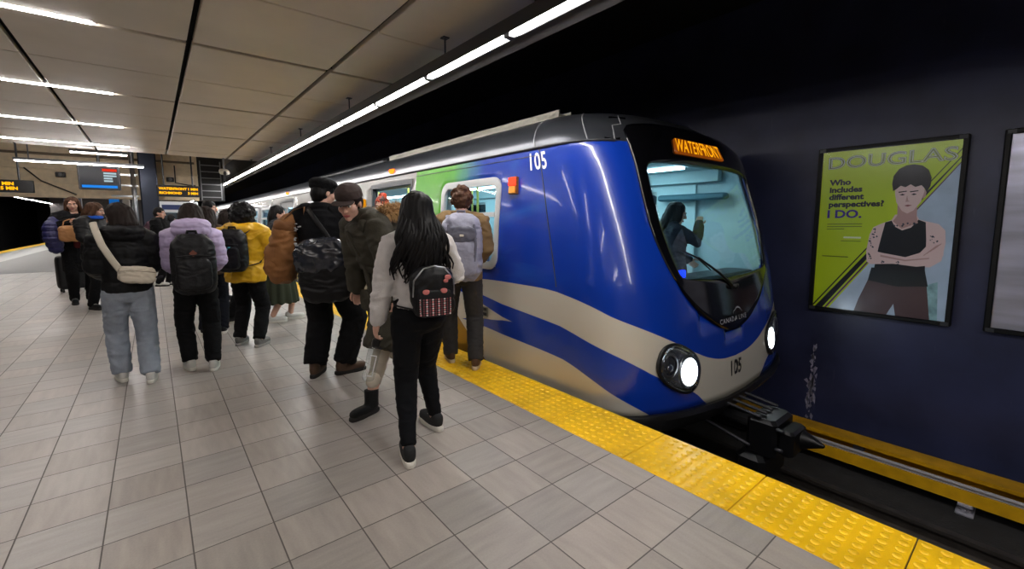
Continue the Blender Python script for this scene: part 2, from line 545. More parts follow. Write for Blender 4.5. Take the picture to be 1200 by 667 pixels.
LAMP_H = emitter('hung bar lamp', (1.0, .95, .92), BAR_LAMP * 2.2)
def bar(y, x0, x1, z, label, lamp=None):
    t = thing('ceiling_light_bar', label, 'ceiling light', ((x0 + x1) / 2, y, z), 0, 'light bars in the ceiling grooves')
    w = (x1 - x0) / 2
    b = B(); b.box(-w - .02, -.028, .012, w + .02, .028, .07); b.obj('housing', GREYM, t)
    b = B(); b.bbox(-w, -.022, -.008, w, .022, .012, .006); b.obj('diffuser', lamp or LAMP_B, t)
    return t
ORD = ['nearest', 'second', 'third', 'fourth']
for k, y in enumerate((5.04, 7.57, 10.10, 12.63)):
    bar(y, -2.85, -.26, CZ, 'white light bar set in the %s cross groove of the beige ceiling' % ('nearest visible' if k == 0 else ORD[k]))
for k, y in enumerate((2.51, -.02, -2.55, -5.08)):
    bar(y, -2.85, -.26, CZ, 'white light bar in the ceiling groove above the camera, row %d back' % (k + 1))
def hung_bar(y, x0, x1, z, label):
    t = bar(y, x0, x1, z, label, LAMP_H)
    for q in (-.4, .4):
        b = B(); b.tube([(q * (x1 - x0), 0, .06), (q * (x1 - x0), 0, 3.55 - z)], .012, 6, rnd=False)
        b.obj('hanger_rod', GREYM, t)
hung_bar(14.9, -2.3, -.07, 2.8, 'white light bar hung on rods just in front of the hanging screen')
hung_bar(14.0, -1.3, -.35, 2.97, 'short white light bar tucked behind the end of the panel ceiling')
hung_bar(24.0, -4.0, .6, 3.2, 'added light bar brightening the hall beyond the beige bulkhead')  # extra bar, added to brighten the bulkhead end
hung_bar(34.0, -4.0, .6, 3.2, 'added light bar at the far end of the platform hall')  # second extra bar, added for more light down the hall

# ------------------------------------------------------------------ the train
XC = 4.1
PROF = [(-0.30, 1.44, 1.80, 2.55, 3.8), (-0.20, 1.48, 1.745, 2.5, 3.9), (0.10, 1.5, 1.755, 2.5, 4), (0.40, 1.5, 1.79, 2.54, 4), (0.90, 1.49, 1.865, 2.62, 4),
        (1.40, 1.46, 2.0, 2.75, 4), (1.90, 1.405, 2.15, 2.9, 4), (2.05, 1.385, 2.20, 2.95, 4), (2.14, 1.36, 2.24, 3.0, 3.6), (2.24, 1.29, 2.32, 3.05, 3.2),
        (2.32, 1.19, 2.42, 3.1, 2.9), (2.38, 1.05, 2.52, 3.15, 2.6), (2.42, .8, 2.68, 3.2, 2.4), (2.44, .0, 3.2, 3.2, 2.3)]
_pz = [p[0] for p in PROF]
_th = np.linspace(0, math.pi, 4001)
_a = np.abs(np.cos(_th)) ** .5 * np.sign(np.cos(_th)) * 1.5
_b = .75 * np.abs(np.sin(_th)) ** .5
_s = np.concatenate([[0], np.cumsum(np.hypot(np.diff(_a), np.diff(_b)))])
UT = float(_s[-1]); UC = UT / 2
def S(u, z, off=0.0):
    """point of the car body; u runs along the near side (u<0), round the nose (0..UT) and down the far side"""
    w, y0, ys, n = [float(np.interp(z, _pz, [p[k] for p in PROF])) for k in (1, 2, 3, 4)]
    if u <= 0 or u >= UT:
        q = -u if u <= 0 else u - UT
        k = min(q / .4, 1)
        p = Vector((XC - w if u <= 0 else XC + w, ys + (2.95 - ys) * k + q, z))
    else:
        th = float(np.interp(u, _s, _th))
        c = math.cos(th); s = max(math.sin(th), 0)
        p = Vector((XC - w * math.copysign(abs(c) ** (2 / n), c), ys - (ys - y0) * s ** (2 / n), z))
    if off:
        e = .01
        du = S(u + e, z) - S(u - e, z); dz = S(u, z + e) - S(u, z - e)
        nn = du.cross(dz)
        if nn.length > 1e-9:
            nn.normalize()
            p = p + nn * off
    return p
def zlow(u):
    """lower rim of the nose skirt: a little higher at its corners"""
    d = abs(u - UC)
    return -.19 + .09 * max(0.0, min(1.0, (d - .2) / 1.0)) if 0 < u < UT else -.3

def livery():
    m = bpy.data.materials.new('train livery'); m.use_nodes = True
    nt = m.node_tree; bs = nt.nodes['Principled BSDF']
    uv = nt.nodes.new('ShaderNodeUVMap'); uv.uv_map = 'body'
    sp = nt.nodes.new('ShaderNodeSeparateXYZ'); nt.links.new(uv.outputs[0], sp.inputs[0])
    tc = nt.nodes.new('ShaderNodeTexCoord'); so = nt.nodes.new('ShaderNodeSeparateXYZ'); nt.links.new(tc.outputs['Object'], so.inputs[0])
    U_, Z = sp.outputs[0], sp.outputs[1]
    um = mathn(nt, 'SUBTRACT', UC, mathn(nt, 'ABSOLUTE', mathn(nt, 'SUBTRACT', U_, UC)))
    xx = mathn(nt, 'DIVIDE', mathn(nt, 'ADD', um, 2.0), 4.0, clamp=True)
    zz = mathn(nt, 'DIVIDE', mathn(nt, 'ADD', Z, .4), 1.4)
    def curve(pts):
        n = nt.nodes.new('ShaderNodeFloatCurve')
        cv = n.mapping.curves[0]
        P = [((u + 2) / 4, (z + .4) / 1.4) for u, z in pts]
        cv.points[0].location = P[0]; cv.points[1].location = P[-1]
        for p in P[1:-1]:
            cv.points.new(*p)
        for p in cv.points:
            p.handle_type = 'AUTO_CLAMPED'
        n.mapping.update()
        nt.links.new(xx, n.inputs['Value'])
        return n.outputs[0]
    def below(pts):      # 1 where z is under the curve, crisp
        d = mathn(nt, 'SUBTRACT', curve(pts), zz)
        return mathn(nt, 'ADD', mathn(nt, 'MULTIPLY', d, 260), .5, clamp=True)
    A = below([(-2, .76), (-1.1, .79), (-.6, .815), (-.15, .82), (.07, .795), (.33, .74), (.53, .66), (.73, .58), (.97, .475), (1.35, .30), (1.53, .232), (1.75, .182), (2, .165)])
    Bc = below([(-2, .78), (-1.1, .69), (-.6, .625), (-.25, .57), (.04, .515), (.29, .45), (.51, .375), (.69, .285), (.82, .21), (1.11, .075), (1.28, -.02), (1.5, -.18), (2, -.35)])
    N1 = below([(-2, .68), (-1.15, .63), (-.85, .575), (-.55, .505), (-.3, .44), (-.1, .36), (2, -.38)])
    N2 = below([(-2, .2), (-1.1, .335), (-.85, .385), (-.5, .42), (-.3, .45), (-.1, .46), (2, .46)])
    Cc = below([(-2, .335), (-1.1, .33), (-.65, .315), (-.3, .285), (0, .245), (.27, .165), (.47, .07), (.73, -.08), (.9, -.2), (2, -.39)])
    blue, white, gold = C(10, 52, 158), C(196, 190, 178), C(146, 110, 42)
    # photographic wrap: green to the rear, deep blue toward the nose, pale cloud wisps
    nz = nt.nodes.new('ShaderNodeTexNoise'); nz.inputs['Scale'].default_value = 1.3; nz.inputs['Detail'].default_value = 6; nt.links.new(tc.outputs['Object'], nz.inputs['Vector'])
    g = nt.nodes.new('ShaderNodeMapRange'); g.interpolation_type = 'SMOOTHSTEP'; g.inputs[1].default_value = 3.75; g.inputs[2].default_value = 4.55
    yy = mathn(nt, 'ADD', so.outputs[1], mathn(nt, 'MULTIPLY', mathn(nt, 'SUBTRACT', nz.outputs[0], .5), .9))
    nt.links.new(yy, g.inputs[0])
    green = mixc(nt, nz.outputs[0], C(58, 128, 44), C(104, 176, 62))
    wisp = nt.nodes.new('ShaderNodeTexNoise'); wisp.inputs['Scale'].default_value = 1.7; wisp.inputs['Detail'].default_value = 9; wisp.inputs['Distortion'].default_value = .8
    mp = nt.nodes.new('ShaderNodeMapping'); mp.inputs['Scale'].default_value = (1, .6, 2.4); mp.inputs['Location'].default_value = (3.3, .4, .2); nt.links.new(tc.outputs['Object'], mp.inputs[0]); nt.links.new(mp.outputs[0], wisp.inputs['Vector'])
    wr = nt.nodes.new('ShaderNodeMapRange'); wr.inputs[1].default_value = .52; wr.inputs[2].default_value = .8; wr.inputs[4].default_value = .55; nt.links.new(wisp.outputs[0], wr.inputs[0])
    onside = nt.nodes.new('ShaderNodeMapRange'); onside.inputs[1].default_value = 2.4; onside.inputs[2].default_value = 3.0; nt.links.new(so.outputs[1], onside.inputs[0])
    bl = mixc(nt, mathn(nt, 'MULTIPLY', wr.outputs[0], onside.outputs[0]), blue, C(48, 104, 196))
    top = mixc(nt, g.outputs[0], bl, green)
    # lower area
    low = mixc(nt, A, top, white)
    wedge = mathn(nt, 'MULTIPLY', Bc, mathn(nt, 'SUBTRACT', 1.0, Cc))
    notch = mathn(nt, 'MULTIPLY', N1, mathn(nt, 'SUBTRACT', 1.0, N2))
    prong = mathn(nt, 'GREATER_THAN', um, -1.14)
    upper_prong = mathn(nt, 'SUBTRACT', 1.0, N1)
    keep = mathn(nt, 'MAXIMUM', prong, upper_prong)
    wedge = mathn(nt, 'MULTIPLY', mathn(nt, 'MULTIPLY', wedge, mathn(nt, 'SUBTRACT', 1.0, notch)), keep)
    low = mixc(nt, wedge, low, blue)
    gl = below([(-2, .95), (-1.15, .30), (-.75, 0.0), (-.35, -.3), (0, -.39), (2, -.4)])
    gl = mathn(nt, 'MULTIPLY', gl, mathn(nt, 'LESS_THAN', Z, .52))
    low = mixc(nt, gl, low, gold)
    rear = mathn(nt, 'GREATER_THAN', so.outputs[1], 5.28)
    silver = mixc(nt, nz.outputs[0], C(128, 128, 130), C(156, 154, 150))
    fin = mixc(nt, rear, low, silver)
    nt.links.new(fin, bs.inputs['Base Color'])
    bs.inputs['Roughness'].default_value = .26
    bs.inputs['Coat Weight'].default_value = .5
    bs.inputs['Coat Roughness'].default_value = .06
    return m
LIV = livery()
ROOFM = M('train roof grey', C(66, 68, 74), .3, .6, var=.12, vscale=3)

def body_skin(name, parent, openings, y_end, nose=True, y_start=None, cut=None):
    """skin of a car; openings = (y0,y1,z0,z1) cut out of both sides"""
    us = []
    ys = sorted(set([round(q, 4) for o in openings for q in o[:2]] + [round(q, 3) for q in np.arange(3.45 if nose else y_start, y_end, .6)] + [y_end] + ([] if nose else [y_start])))
    side = [-(y - 2.95) for y in ys if y >= (3.4 if nose else y_start)][::-1]
    zs = sorted(set([round(q, 4) for o in openings for q in o[2:]] + [-.3, -.2, -.1, 0, .1, .25, .4, .6, .8, .9, 1.0, 1.2, 1.4, 1.6, 1.75, 1.9, 2.0, 2.05, 2.07, 2.1, 2.14, 2.19, 2.24, 2.28, 2.32, 2.35, 2.38, 2.4, 2.42, 2.435, 2.44]))
    zs = [z for z in zs if z >= -.3]
    if nose:
        us = side + [-.4, -.3, -.2, -.1, 0.0] + [UT * k / 88 for k in range(1, 88)] + [UT, UT + .1, UT + .2, UT + .3, UT + .4] + [UT - s for s in side[::-1]]
    else:
        us = side
    def build(us, nm):
        vs, fs, mi, uvs = [], [], [], []
        nz = len(zs)
        for u in us:
            zl = zlow(u)
            for z in zs:
                z2 = z if (z > .1 or not nose) else .1 + (z - .1) * (.1 - zl) / .4
                vs.append(S(u, z2)); uvs.append((u, z2))
        for i in range(len(us) - 1):
            uc = (us[i] + us[i + 1]) / 2
            y = 2.95 - uc if uc < 0 else (2.95 + uc - UT if uc > UT else None)
            for j in range(nz - 1):
                zc = (zs[j] + zs[j + 1]) / 2
                if y is not None and any(o[0] < y < o[1] and o[2] < zc < o[3] for o in openings):
                    continue
                if cut and cut(uc, zc):
                    continue
                a = i * nz + j
                fs.append((a, a + nz, a + nz + 1, a + 1)); mi.append(1 if zc > 2.05 else 0)
        me = bpy.data.meshes.new(nm)
        me.from_pydata([tuple(v) for v in vs], [], fs)
        me.materials.append(LIV); me.materials.append(ROOFM)
        me.polygons.foreach_set('material_index', mi)
        me.polygons.foreach_set('use_smooth', [True] * len(fs))
        lay = me.uv_layers.new(name='body')
        flat = []
        for f in fs:
            for k in f:
                flat.extend(uvs[k])
        lay.data.foreach_set('uv', flat)
        me.update()
        o = bpy.data.objects.new(nm, me); COL.objects.link(o); o.parent = parent
        md = o.modifiers.new('thick', 'SOLIDIFY'); md.thickness = .018; md.offset = -1
        return o
    if nose:
        return build(us, name)
    o = build(us, name)
    build([UT - u for u in us[::-1]], name)
    return o

def rrect(a0, a1, b0, b1, r, n=6):
    pts = []
    for cx, cy, s in ((a1 - r, b1 - r, 0), (a0 + r, b1 - r, 90), (a0 + r, b0 + r, 180), (a1 - r, b0 + r, 270)):
        for k in range(n + 1):
            t = math.radians(s + 90 * k / n)
            pts.append((cx + r * math.cos(t), cy + r * math.sin(t)))
    return pts
def side_pt(y, z, off, far=False):
    u = -(y - 2.95) if not far else UT + (y - 2.95)
    return S(u, z, off)
def side_window(parent, y0, y1, z0, z1, framem, mull=None, far=False, glassm=None):
    n = 6
    o_, i_ = rrect(y0 - .03, y1 + .03, z0 - .03, z1 + .03, .13, n), rrect(y0 + .045, y1 - .045, z0 + .045, z1 - .045, .085, n)
    b = B()
    rings = []
    for off, src in ((-.03, o_), (.012, o_), (.016, [((p[0] * .6 + q[0] * .4), (p[1] * .6 + q[1] * .4)) for p, q in zip(o_, i_)]), (.012, i_), (-.03, i_)):
        rings.append([side_pt(y, z, off, far) for y, z in src])
    N = len(o_); vs = [p for r in rings for p in r]; fs = []
    for k in range(5):
        k2 = (k + 1) % 5
        for j in range(N):
            fs.append((k * N + j, k * N + (j + 1) % N, k2 * N + (j + 1) % N, k2 * N + j))
    b.add(vs, fs)
    if mull:
        for dz, off in ((.022, .014),):
            pts = [(y0 + .04, mull - dz), (y1 - .04, mull - dz), (y1 - .04, mull + dz), (y0 + .04, mull + dz)]
            b.loft([[side_pt(y, z, -.03, far) for y, z in pts], [side_pt(y, z, off, far) for y, z in pts]])
    fr = b.obj('window_frame', framem, parent, smooth=True, ang=40)
    g = B(); ring = rrect(y0 + .03, y1 - .03, z0 + .03, z1 - .03, .09, n)
    g.loft([[side_pt(y, z, -.022, far) for y, z in ring], [side_pt(y, z, -.014, far) for y, z in ring]])
    g.obj('glass', glassm or glass('side glass', (.72, .86, .9)), fr)
    return fr

tr = thing('metro_train', 'blue, white and green metro train with lit headlights standing at the platform', 'train', (0, 0, 0))
Y_END = 21.9
wins = [(3.47, 4.55, .95, 1.81), (7.5, 8.7, .95, 1.81), (9.2, 10.4, .95, 1.81), (14.4, 15.6, .95, 1.81), (16.2, 17.4, .95, 1.81)]
doors = [(5.4, 6.75, -.02, 1.92), (11.7, 13.05, -.02, 1.92), (18.4, 19.75, -.02, 1.92)]
MASKL = [(.83, 2.2), (.87, 2.05), (.905, 1.875), (.93, 1.45), (.967, 1.25), (1.07, 1.0), (1.21, .8), (1.42, .615), (1.68, .475), (1.85, .425)]
MASK = MASKL + [(UC, .408)] + [(UT - u, z) for u, z in MASKL[::-1]] + [(UT - 1.2, 2.26), (UC, 2.28), (1.2, 2.26)]
WSL = [(1.015, 1.875), (1.02, 1.6), (1.05, 1.35), (1.11, 1.12), (1.19, .925)]
WS = WSL + [(1.6, .895), (UC, .885), (UT - 1.6, .895)] + [(UT - u, z) for u, z in WSL[::-1]] + [(UT - 1.5, 1.905), (UC, 1.915), (1.5, 1.905)]
def chaikin(p, it=2, w=.18):
    for _ in range(it):
        q = []
        for i in range(len(p)):
            a, b_ = p[i], p[(i + 1) % len(p)]
            q.append((a[0] * (1 - w) + b_[0] * w, a[1] * (1 - w) + b_[1] * w)); q.append((a[0] * w + b_[0] * (1 - w), a[1] * w + b_[1] * (1 - w)))
        p = q
    return p
def inside(poly, x, y):
    c = False; j = len(poly) - 1
    for i in range(len(poly)):
        if (poly[i][1] > y) != (poly[j][1] > y) and x < (poly[j][0] - poly[i][0]) * (y - poly[i][1]) / (poly[j][1] - poly[i][1]) + poly[i][0]:
            c = not c
        j = i
    return c
CEN = (UC, 1.38)
MASKC = chaikin(MASK, 2)
WSC = chaikin(WS, 2, .12)
SHR = [(CEN[0] + (u - CEN[0]) * .93, CEN[1] + (z - CEN[1]) * .93) for u, z in MASKC]
body_skin('body_shell', tr, wins + doors, Y_END, True, cut=lambda u, z: 0 < u < UT and inside(SHR, u, z))
def ray_poly(poly, ang):
    d = (math.cos(ang), math.sin(ang)); best = None
    for i in range(len(poly)):
        a, b_ = poly[i], poly[(i + 1) % len(poly)]
        ex, ey = b_[0] - a[0], b_[1] - a[1]
        den = d[0] * ey - d[1] * ex
        if abs(den) < 1e-12: continue
        t = ((a[0] - CEN[0]) * ey - (a[1] - CEN[1]) * ex) / den
        s = ((a[0] - CEN[0]) * d[1] - (a[1] - CEN[1]) * d[0]) / den
        if t > 0 and -1e-6 <= s <= 1 + 1e-6 and (best is None or t > best):
            best = t
    return (CEN[0] + d[0] * best, CEN[1] + d[1] * best)
NA = 160
outl = [ray_poly(MASKC, 2 * math.pi * k / NA) for k in range(NA)]
inl = [ray_poly(WSC, 2 * math.pi * k / NA) for k in range(NA)]
def patch_ring(o_, i_, steps, off0, off1, name, mat, parent, thick=.02, closed_center=False):
    vs, fs = [], []
    n = len(o_)
    for k in range(steps + 1):
        t = k / steps
        for p, q in zip(o_, i_):
            vs.append(S(p[0] * (1 - t) + q[0] * t, p[1] * (1 - t) + q[1] * t, off0 * (1 - t) + off1 * t))
    for k in range(steps):
        for j in range(n):
            a = k * n + j; b_ = k * n + (j + 1) % n
            fs.append((a, b_, b_ + n, a + n))
    if closed_center:
        fs.append(tuple(range(steps * n, steps * n + n)))
    b = B(); b.add(vs, fs)
    o = b.obj(name, mat, parent, smooth=True)
    md = o.modifiers.new('thick', 'SOLIDIFY'); md.thickness = thick; md.offset = 0
    return o
MASKM = M('black gloss mask', C(8, 8, 11), .12, coat=.6)
mask = patch_ring(outl, inl, 8, .006, .012, 'front_mask', MASKM, tr, .02)
patch_ring(inl, [(CEN[0] + (p[0] - CEN[0]) * .02, CEN[1] + (p[1] - CEN[1]) * .02) for p in inl], 14, .008, .008, 'windshield', glass('windshield glass', (.80, .93, .96)), tr, .008, True)
# front destination sign
sg = rrect(1.47, 2.43, 1.985, 2.125, .02, 3)
n_ = len(sg)
def patch(pts, off, name, mat, parent, thick=.006, steps=3, cen=None):
    cx = cen or (sum(p[0] for p in pts) / len(pts), sum(p[1] for p in pts) / len(pts))
    return patch_ring(pts, [(cx[0] + (p[0] - cx[0]) * .03, cx[1] + (p[1] - cx[1]) * .03) for p in pts], steps, off, off, name, mat, parent, thick, True)
sign = patch(sg, .028, 'destination_sign', M('sign face', C(40, 22, 4), .35, emit=.35, ecol=C(200, 96, 6)), tr, .01)
def surf_text(s, size, mat, parent, u0, z0, off, name='lettering', **kw):
    vs, fs = text_mesh(s, size, **kw)
    b = B(); b.add([S(u0 + v.x, z0 + v.y, off) for v in vs], fs)
    o = b.obj(name, mat, parent)
    return o
AMBER = emitter('amber led', C(255, 168, 20), 1.15)
surf_text('WATERFRONT', .165, AMBER, sign, 1.95, 2.055, .036, width=.80, bold=.0015, spacing=1.08)
surf_text('CANADA LINE', .062, M('pale lettering', C(170, 172, 180), .5), mask, 1.97, .505, .022, width=1.15, spacing=1.15)
ac = B()
for k in range(14):
    a0, a1 = math.radians(25 + 130 * k / 14), math.radians(25 + 130 * (k + 1) / 14)
    th_ = lambda a: .006 * math.sin((math.degrees(a) - 25) / 130 * math.pi) + .001
    ac.add([S(2.06 + .1 * math.cos(a0), .51 + .085 * math.sin(a0), .022), S(2.06 + .1 * math.cos(a1), .51 + .085 * math.sin(a1), .022),
            S(2.06 + .1 * math.cos(a1), .51 + (.085 + th_(a1) * 2) * math.sin(a1), .022), S(2.06 + .1 * math.cos(a0), .51 + (.085 + th_(a0) * 2) * math.sin(a0), .022)], [(0, 1, 2, 3)])
ac.obj('emblem_arc', M('pale lettering'), mask)
WHITEP = M('white lettering', C(232, 234, 238), .4)
surf_text('105', .215, WHITEP, tr, -.035, 1.925, .004, 'number_lettering', width=.70, bold=.004, spacing=1.06)
surf_text('105', .19, BLACKP, tr, 1.985, .055, .005, 'number_lettering', width=.78, bold=.0045, spacing=1.12)
# wiper
b = B(); b.tube([S(2.0, .80, .03), S(1.75, .93, .045), S(1.45, 1.08, .045)], [.014, .012, .008], 8)
b.tube([S(1.62, .97, .035), S(1.45, 1.08, .035), S(1.25, 1.15, .035)], [.006, .009, .005], 6)
b.tube([S(2.0, .80, .0), S(2.0, .80, .05)], .03, 10)
b.obj('wiper', BLACKP, tr, smooth=True)
# headlights: a tilted oval pod holding two round lamps
def headlight(mir):
    f = (lambda u: UT - u) if mir else (lambda u: u)
    def oval(k, n=36):
        pts = []
        for j in range(n):
            t = 2 * math.pi * j / n
            a, c = .245 * k * math.copysign(abs(math.cos(t)) ** .8, math.cos(t)), .165 * k * math.copysign(abs(math.sin(t)) ** .8, math.sin(t))
            al = math.radians(-27)
            pts.append((1.085 + a * math.cos(al) - c * math.sin(al), .228 + a * math.sin(al) + c * math.cos(al)))
        pts = [(f(u), z) for u, z in pts]
        return pts if not mir else pts[::-1]
    pod = patch(oval(.97), .006, 'headlight', M('headlight reflector', C(150, 152, 156), .22, .9), tr, .006)
    patch_ring(oval(1.08), oval(.96), 2, .012, .02, 'rim', BLACKP, pod, .016)
    def disc(cu, cz, r, off, nm, mat, ru=None):
        pts = [(f(cu + (ru or r) * math.cos(2 * math.pi * j / 28)), cz + r * math.sin(2 * math.pi * j / 28)) for j in range(28)]
        if mir: pts = pts[::-1]
        return patch(pts, off, nm, mat, pod, .006)
    def cring(cu, cz, r0, r1, off0, off1, nm, mat):
        A_ = [(f(cu + r0 * math.cos(2 * math.pi * j / 28)), cz + r0 * math.sin(2 * math.pi * j / 28)) for j in range(28)]
        B_ = [(f(cu + r1 * math.cos(2 * math.pi * j / 28)), cz + r1 * math.sin(2 * math.pi * j / 28)) for j in range(28)]
        if mir: A_, B_ = A_[::-1], B_[::-1]
        patch_ring(A_, B_, 1, off0, off1, nm, mat, pod, .006)
    disc(1.185, .185, .108, .014, 'lamp', emitter('headlamp', (.88, .97, 1.0), HEAD_LAMP))
    cring(1.185, .185, .135, .108, .012, .02, 'lamp_ring', STEEL)
    disc(.955, .275, .075, .014, 'dark_lamp', M('dark lens', C(96, 98, 104), .12, .7))
    cring(.955, .275, .1, .075, .012, .022, 'lamp_ring', STEEL)
    disc(.955, .255, .03, .02, 'bulb', M('chrome bulb', C(220, 222, 226), .1, 1.0))
    patch(oval(.97), .03, 'lens', glass('headlight lens', (.96, .97, .98)), pod, .004)
headlight(False); headlight(True)
# windows, doors
FRM = M('pale window frame', C(188, 190, 192), .35, .3)
for k, w in enumerate(wins):
    side_window(tr, *w, FRM, mull=1.47 if k == 0 else 1.5)
    side_window(tr, *w, FRM, far=True)
def door_leaf(y0, y1, far, framem):
    b = B()
    pts = [(y0, .01), (y1, .01), (y1, 1.9), (y0, 1.9)]
    # leaf as a frame around its window
    o_ = [(y0, .01), (y1, .01), (y1, 1.9), (y0, 1.9)]
    i_ = [(y0 + .1, .75), (y1 - .1, .75), (y1 - .1, 1.75), (y0 + .1, 1.75)]
    rings = [[side_pt(y, z, off, far) for y, z in src] for off, src in ((-.035, o_), (-.004, o_), (-.004, i_), (-.035, i_))]
    vs = [p for r in rings for p in r]; fs = []
    for k in range(4):
        for j in range(4):
            fs.append((k * 4 + j, k * 4 + (j + 1) % 4, ((k + 1) % 4) * 4 + (j + 1) % 4, ((k + 1) % 4) * 4 + j))
    b.add(vs, fs)
    d = b.obj('door', framem, tr)
    g = B(); g.loft([[side_pt(y, z, -.026, far) for y, z in i_], [side_pt(y, z, -.018, far) for y, z in i_]])
    g.obj('glass', glass('side glass', (.72, .86, .9)), d)
DOORM = M('door silver', C(150, 152, 154), .35, .5)
for k, (y0, y1, z0, z1) in enumerate(doors):
    ym = (y0 + y1) / 2
    if k:
        door_leaf(y0, ym - .004, False, DOORM); door_leaf(ym + .004, y1, False, DOORM)
    door_leaf(y0, ym - .004, True, DOORM); door_leaf(ym + .004, y1, True, DOORM)
    b = B()
    for yy in (y0, y1):
        pts = [(yy - .03, 0), (yy + .03, 0), (yy + .03, 1.93), (yy - .03, 1.93)]
        b.loft([[side_pt(y, z, -.05) for y, z in pts], [side_pt(y, z, .008) for y, z in pts]])
    pts = [(y0 - .03, 1.9), (y1 + .03, 1.9), (y1 + .03, 1.96), (y0 - .03, 1.96)]
    b.loft([[side_pt(y, z, -.05) for y, z in pts], [side_pt(y, z, .008) for y, z in pts]])
    b.obj('door_frame', DGREY, tr)
    b = B(); p = side_pt(ym, 2.12, .0)
    b.bbox(p.x - .03, ym - .06, 2.09, p.x + .03, ym + .06, 2.15, .01)
    b.obj('door_lamp', emitter('orange marker', C(255, 92, 20), 5.0), tr)
# side destination panel, marker lamp, small plate, seams and gutter
p = S(-3.95, 1.5)
b = B(); b.bbox(p.x - .02, 6.95, 1.62, p.x + .015, 7.25, 1.76, .005); b.obj('side_sign', emitter('amber sign', C(230, 150, 20), .8), tr)
def side_box(y0, y1, z0, z1, off, nm, mat, parent=tr):
    b = B(); pts = [(y0, z0), (y1, z0), (y1, z1), (y0, z1)]
    b.loft([[side_pt(y, z, -.005) for y, z in pts], [side_pt(y, z, off) for y, z in pts]])
    return b.obj(nm, mat, parent)
ml = side_box(3.22, 3.31, 1.655, 1.815, .028, 'marker_lamp', M('lamp housing', C(120, 70, 20), .4))
side_box(3.225, 3.305, 1.735, 1.805, .04, 'red_lens', emitter('red marker', C(255, 40, 24), 6.0), ml)
side_box(3.23, 3.30, 1.665, 1.725, .036, 'amber_lens', M('amber lens', C(214, 140, 30), .25, emit=.25, ecol=C(214, 140, 30)), ml)
pl = side_box(3.58, 3.68, .43, .53, .006, 'socket_plate', M('plate grey', C(120, 116, 104), .5))
side_box(3.6, 3.66, .49, .52, .012, 'socket', BLACKP, pl)
side_box(3.6, 3.66, .44, .47, .012, 'socket', BLACKP, pl)
b = B()
b.tube([S(-.0, z, .001) for z in np.linspace(.85, 2.05, 10)], .005, 6, rnd=False)
b.obj('body_seam', DGREY, tr)
b = B()
b.tube([S(u, 2.052, .006) for u in [-18.5, -9, -3, -1, -.4, -.2, 0, .15, .3, .45, .6, .75]], .012, 6, rnd=False)
b.tube([S(u, 1.985, .001) for u in (-2.33, -1.2, -.4, -.05)], .004, 6, rnd=False)
b.obj('gutter', DGREY, tr)
b = B()
for u in (-.05, .52):
    b.tube([S(u, z, .002) for z in np.linspace(2.06, 2.41, 10)], .006, 6, rnd=False)
b.tube([S(.75, z, .002) for z in np.linspace(2.06, 2.2, 5)] + [S(.83, z, .002) for z in np.linspace(2.22, 2.33, 5)], .005, 6, rnd=False)
b.obj('roof_seam', M('seam grey', C(130, 130, 134), .4), tr)
b = B()
b.loft([[S(u, z, .004) for u, z in ring] for ring in ([( .66, 2.06), (.80, 2.06), (.80, 2.07), (.66, 2.07)], [(.74, 2.3), (.9, 2.3), (.9, 2.31), (.74, 2.31)])])
b.obj('roof_corner_cap', MASKM, tr)
# roof cable tray and equipment pods
b = B()
for xx in (3.06, 3.22):
    b.box(xx, 3.05, 2.385, xx + .012, 6.9, 2.45)
for k in range(34):
    b.box(3.06, 3.1 + k * .11, 2.41, 3.23, 3.1 + k * .11 + .035, 2.43)
for k in range(8):
    b.box(3.06, 3.1 + k * .5, 2.34, 3.09, 3.13 + k * .5, 2.4)
b.obj('cable_tray', M('tray metal', C(118, 114, 104), .45, .4), tr)
b = B(); b.bbox(3.5, 4.6, 2.40, 4.7, 7.2, 2.53, .04); b.bbox(3.45, 8, 2.40, 4.75, 12.3, 2.6, .05)
b.obj('roof_unit', DGREY, tr)
# bumper, skirt, underframe
b = B()
prof_ = []
for k in range(60):
    u = .35 + (UT - .7) * k / 59
    zl = zlow(u)
    prof_.append([S(u, zl + .008, .03), S(u, zl + .008, -.06), S(u, zl - .2, -.12), S(u, zl - .2, -.03), S(u, zl - .1, .03), S(u, zl - .03, .045)])
b.loft(prof_)
b.obj('bumper', BLACKP, tr, smooth=True, ang=35)
b = B(); b.bbox(2.8, 2.35, -.62, 5.4, Y_END, -.25, .03)
for yy in (3.6, 16.0):
    b.bbox(3.1, yy, -1.02, 5.1, yy + 2.6, -.6, .05)
b.obj('underframe', DARK, tr)
b = B()
for yy in (4.0, 5.8, 16.4, 18.2):
    for xx in (3.38, 4.82):
        b.loft([[(xx + dx, yy + r * math.cos(2 * math.pi * k / 20), -.75 + r * math.sin(2 * math.pi * k / 20)) for k in range(20)] for dx, r in ((-.07, .35), (.05, .35), (.07, .352))])
b.obj('wheelset', DGREY, tr)
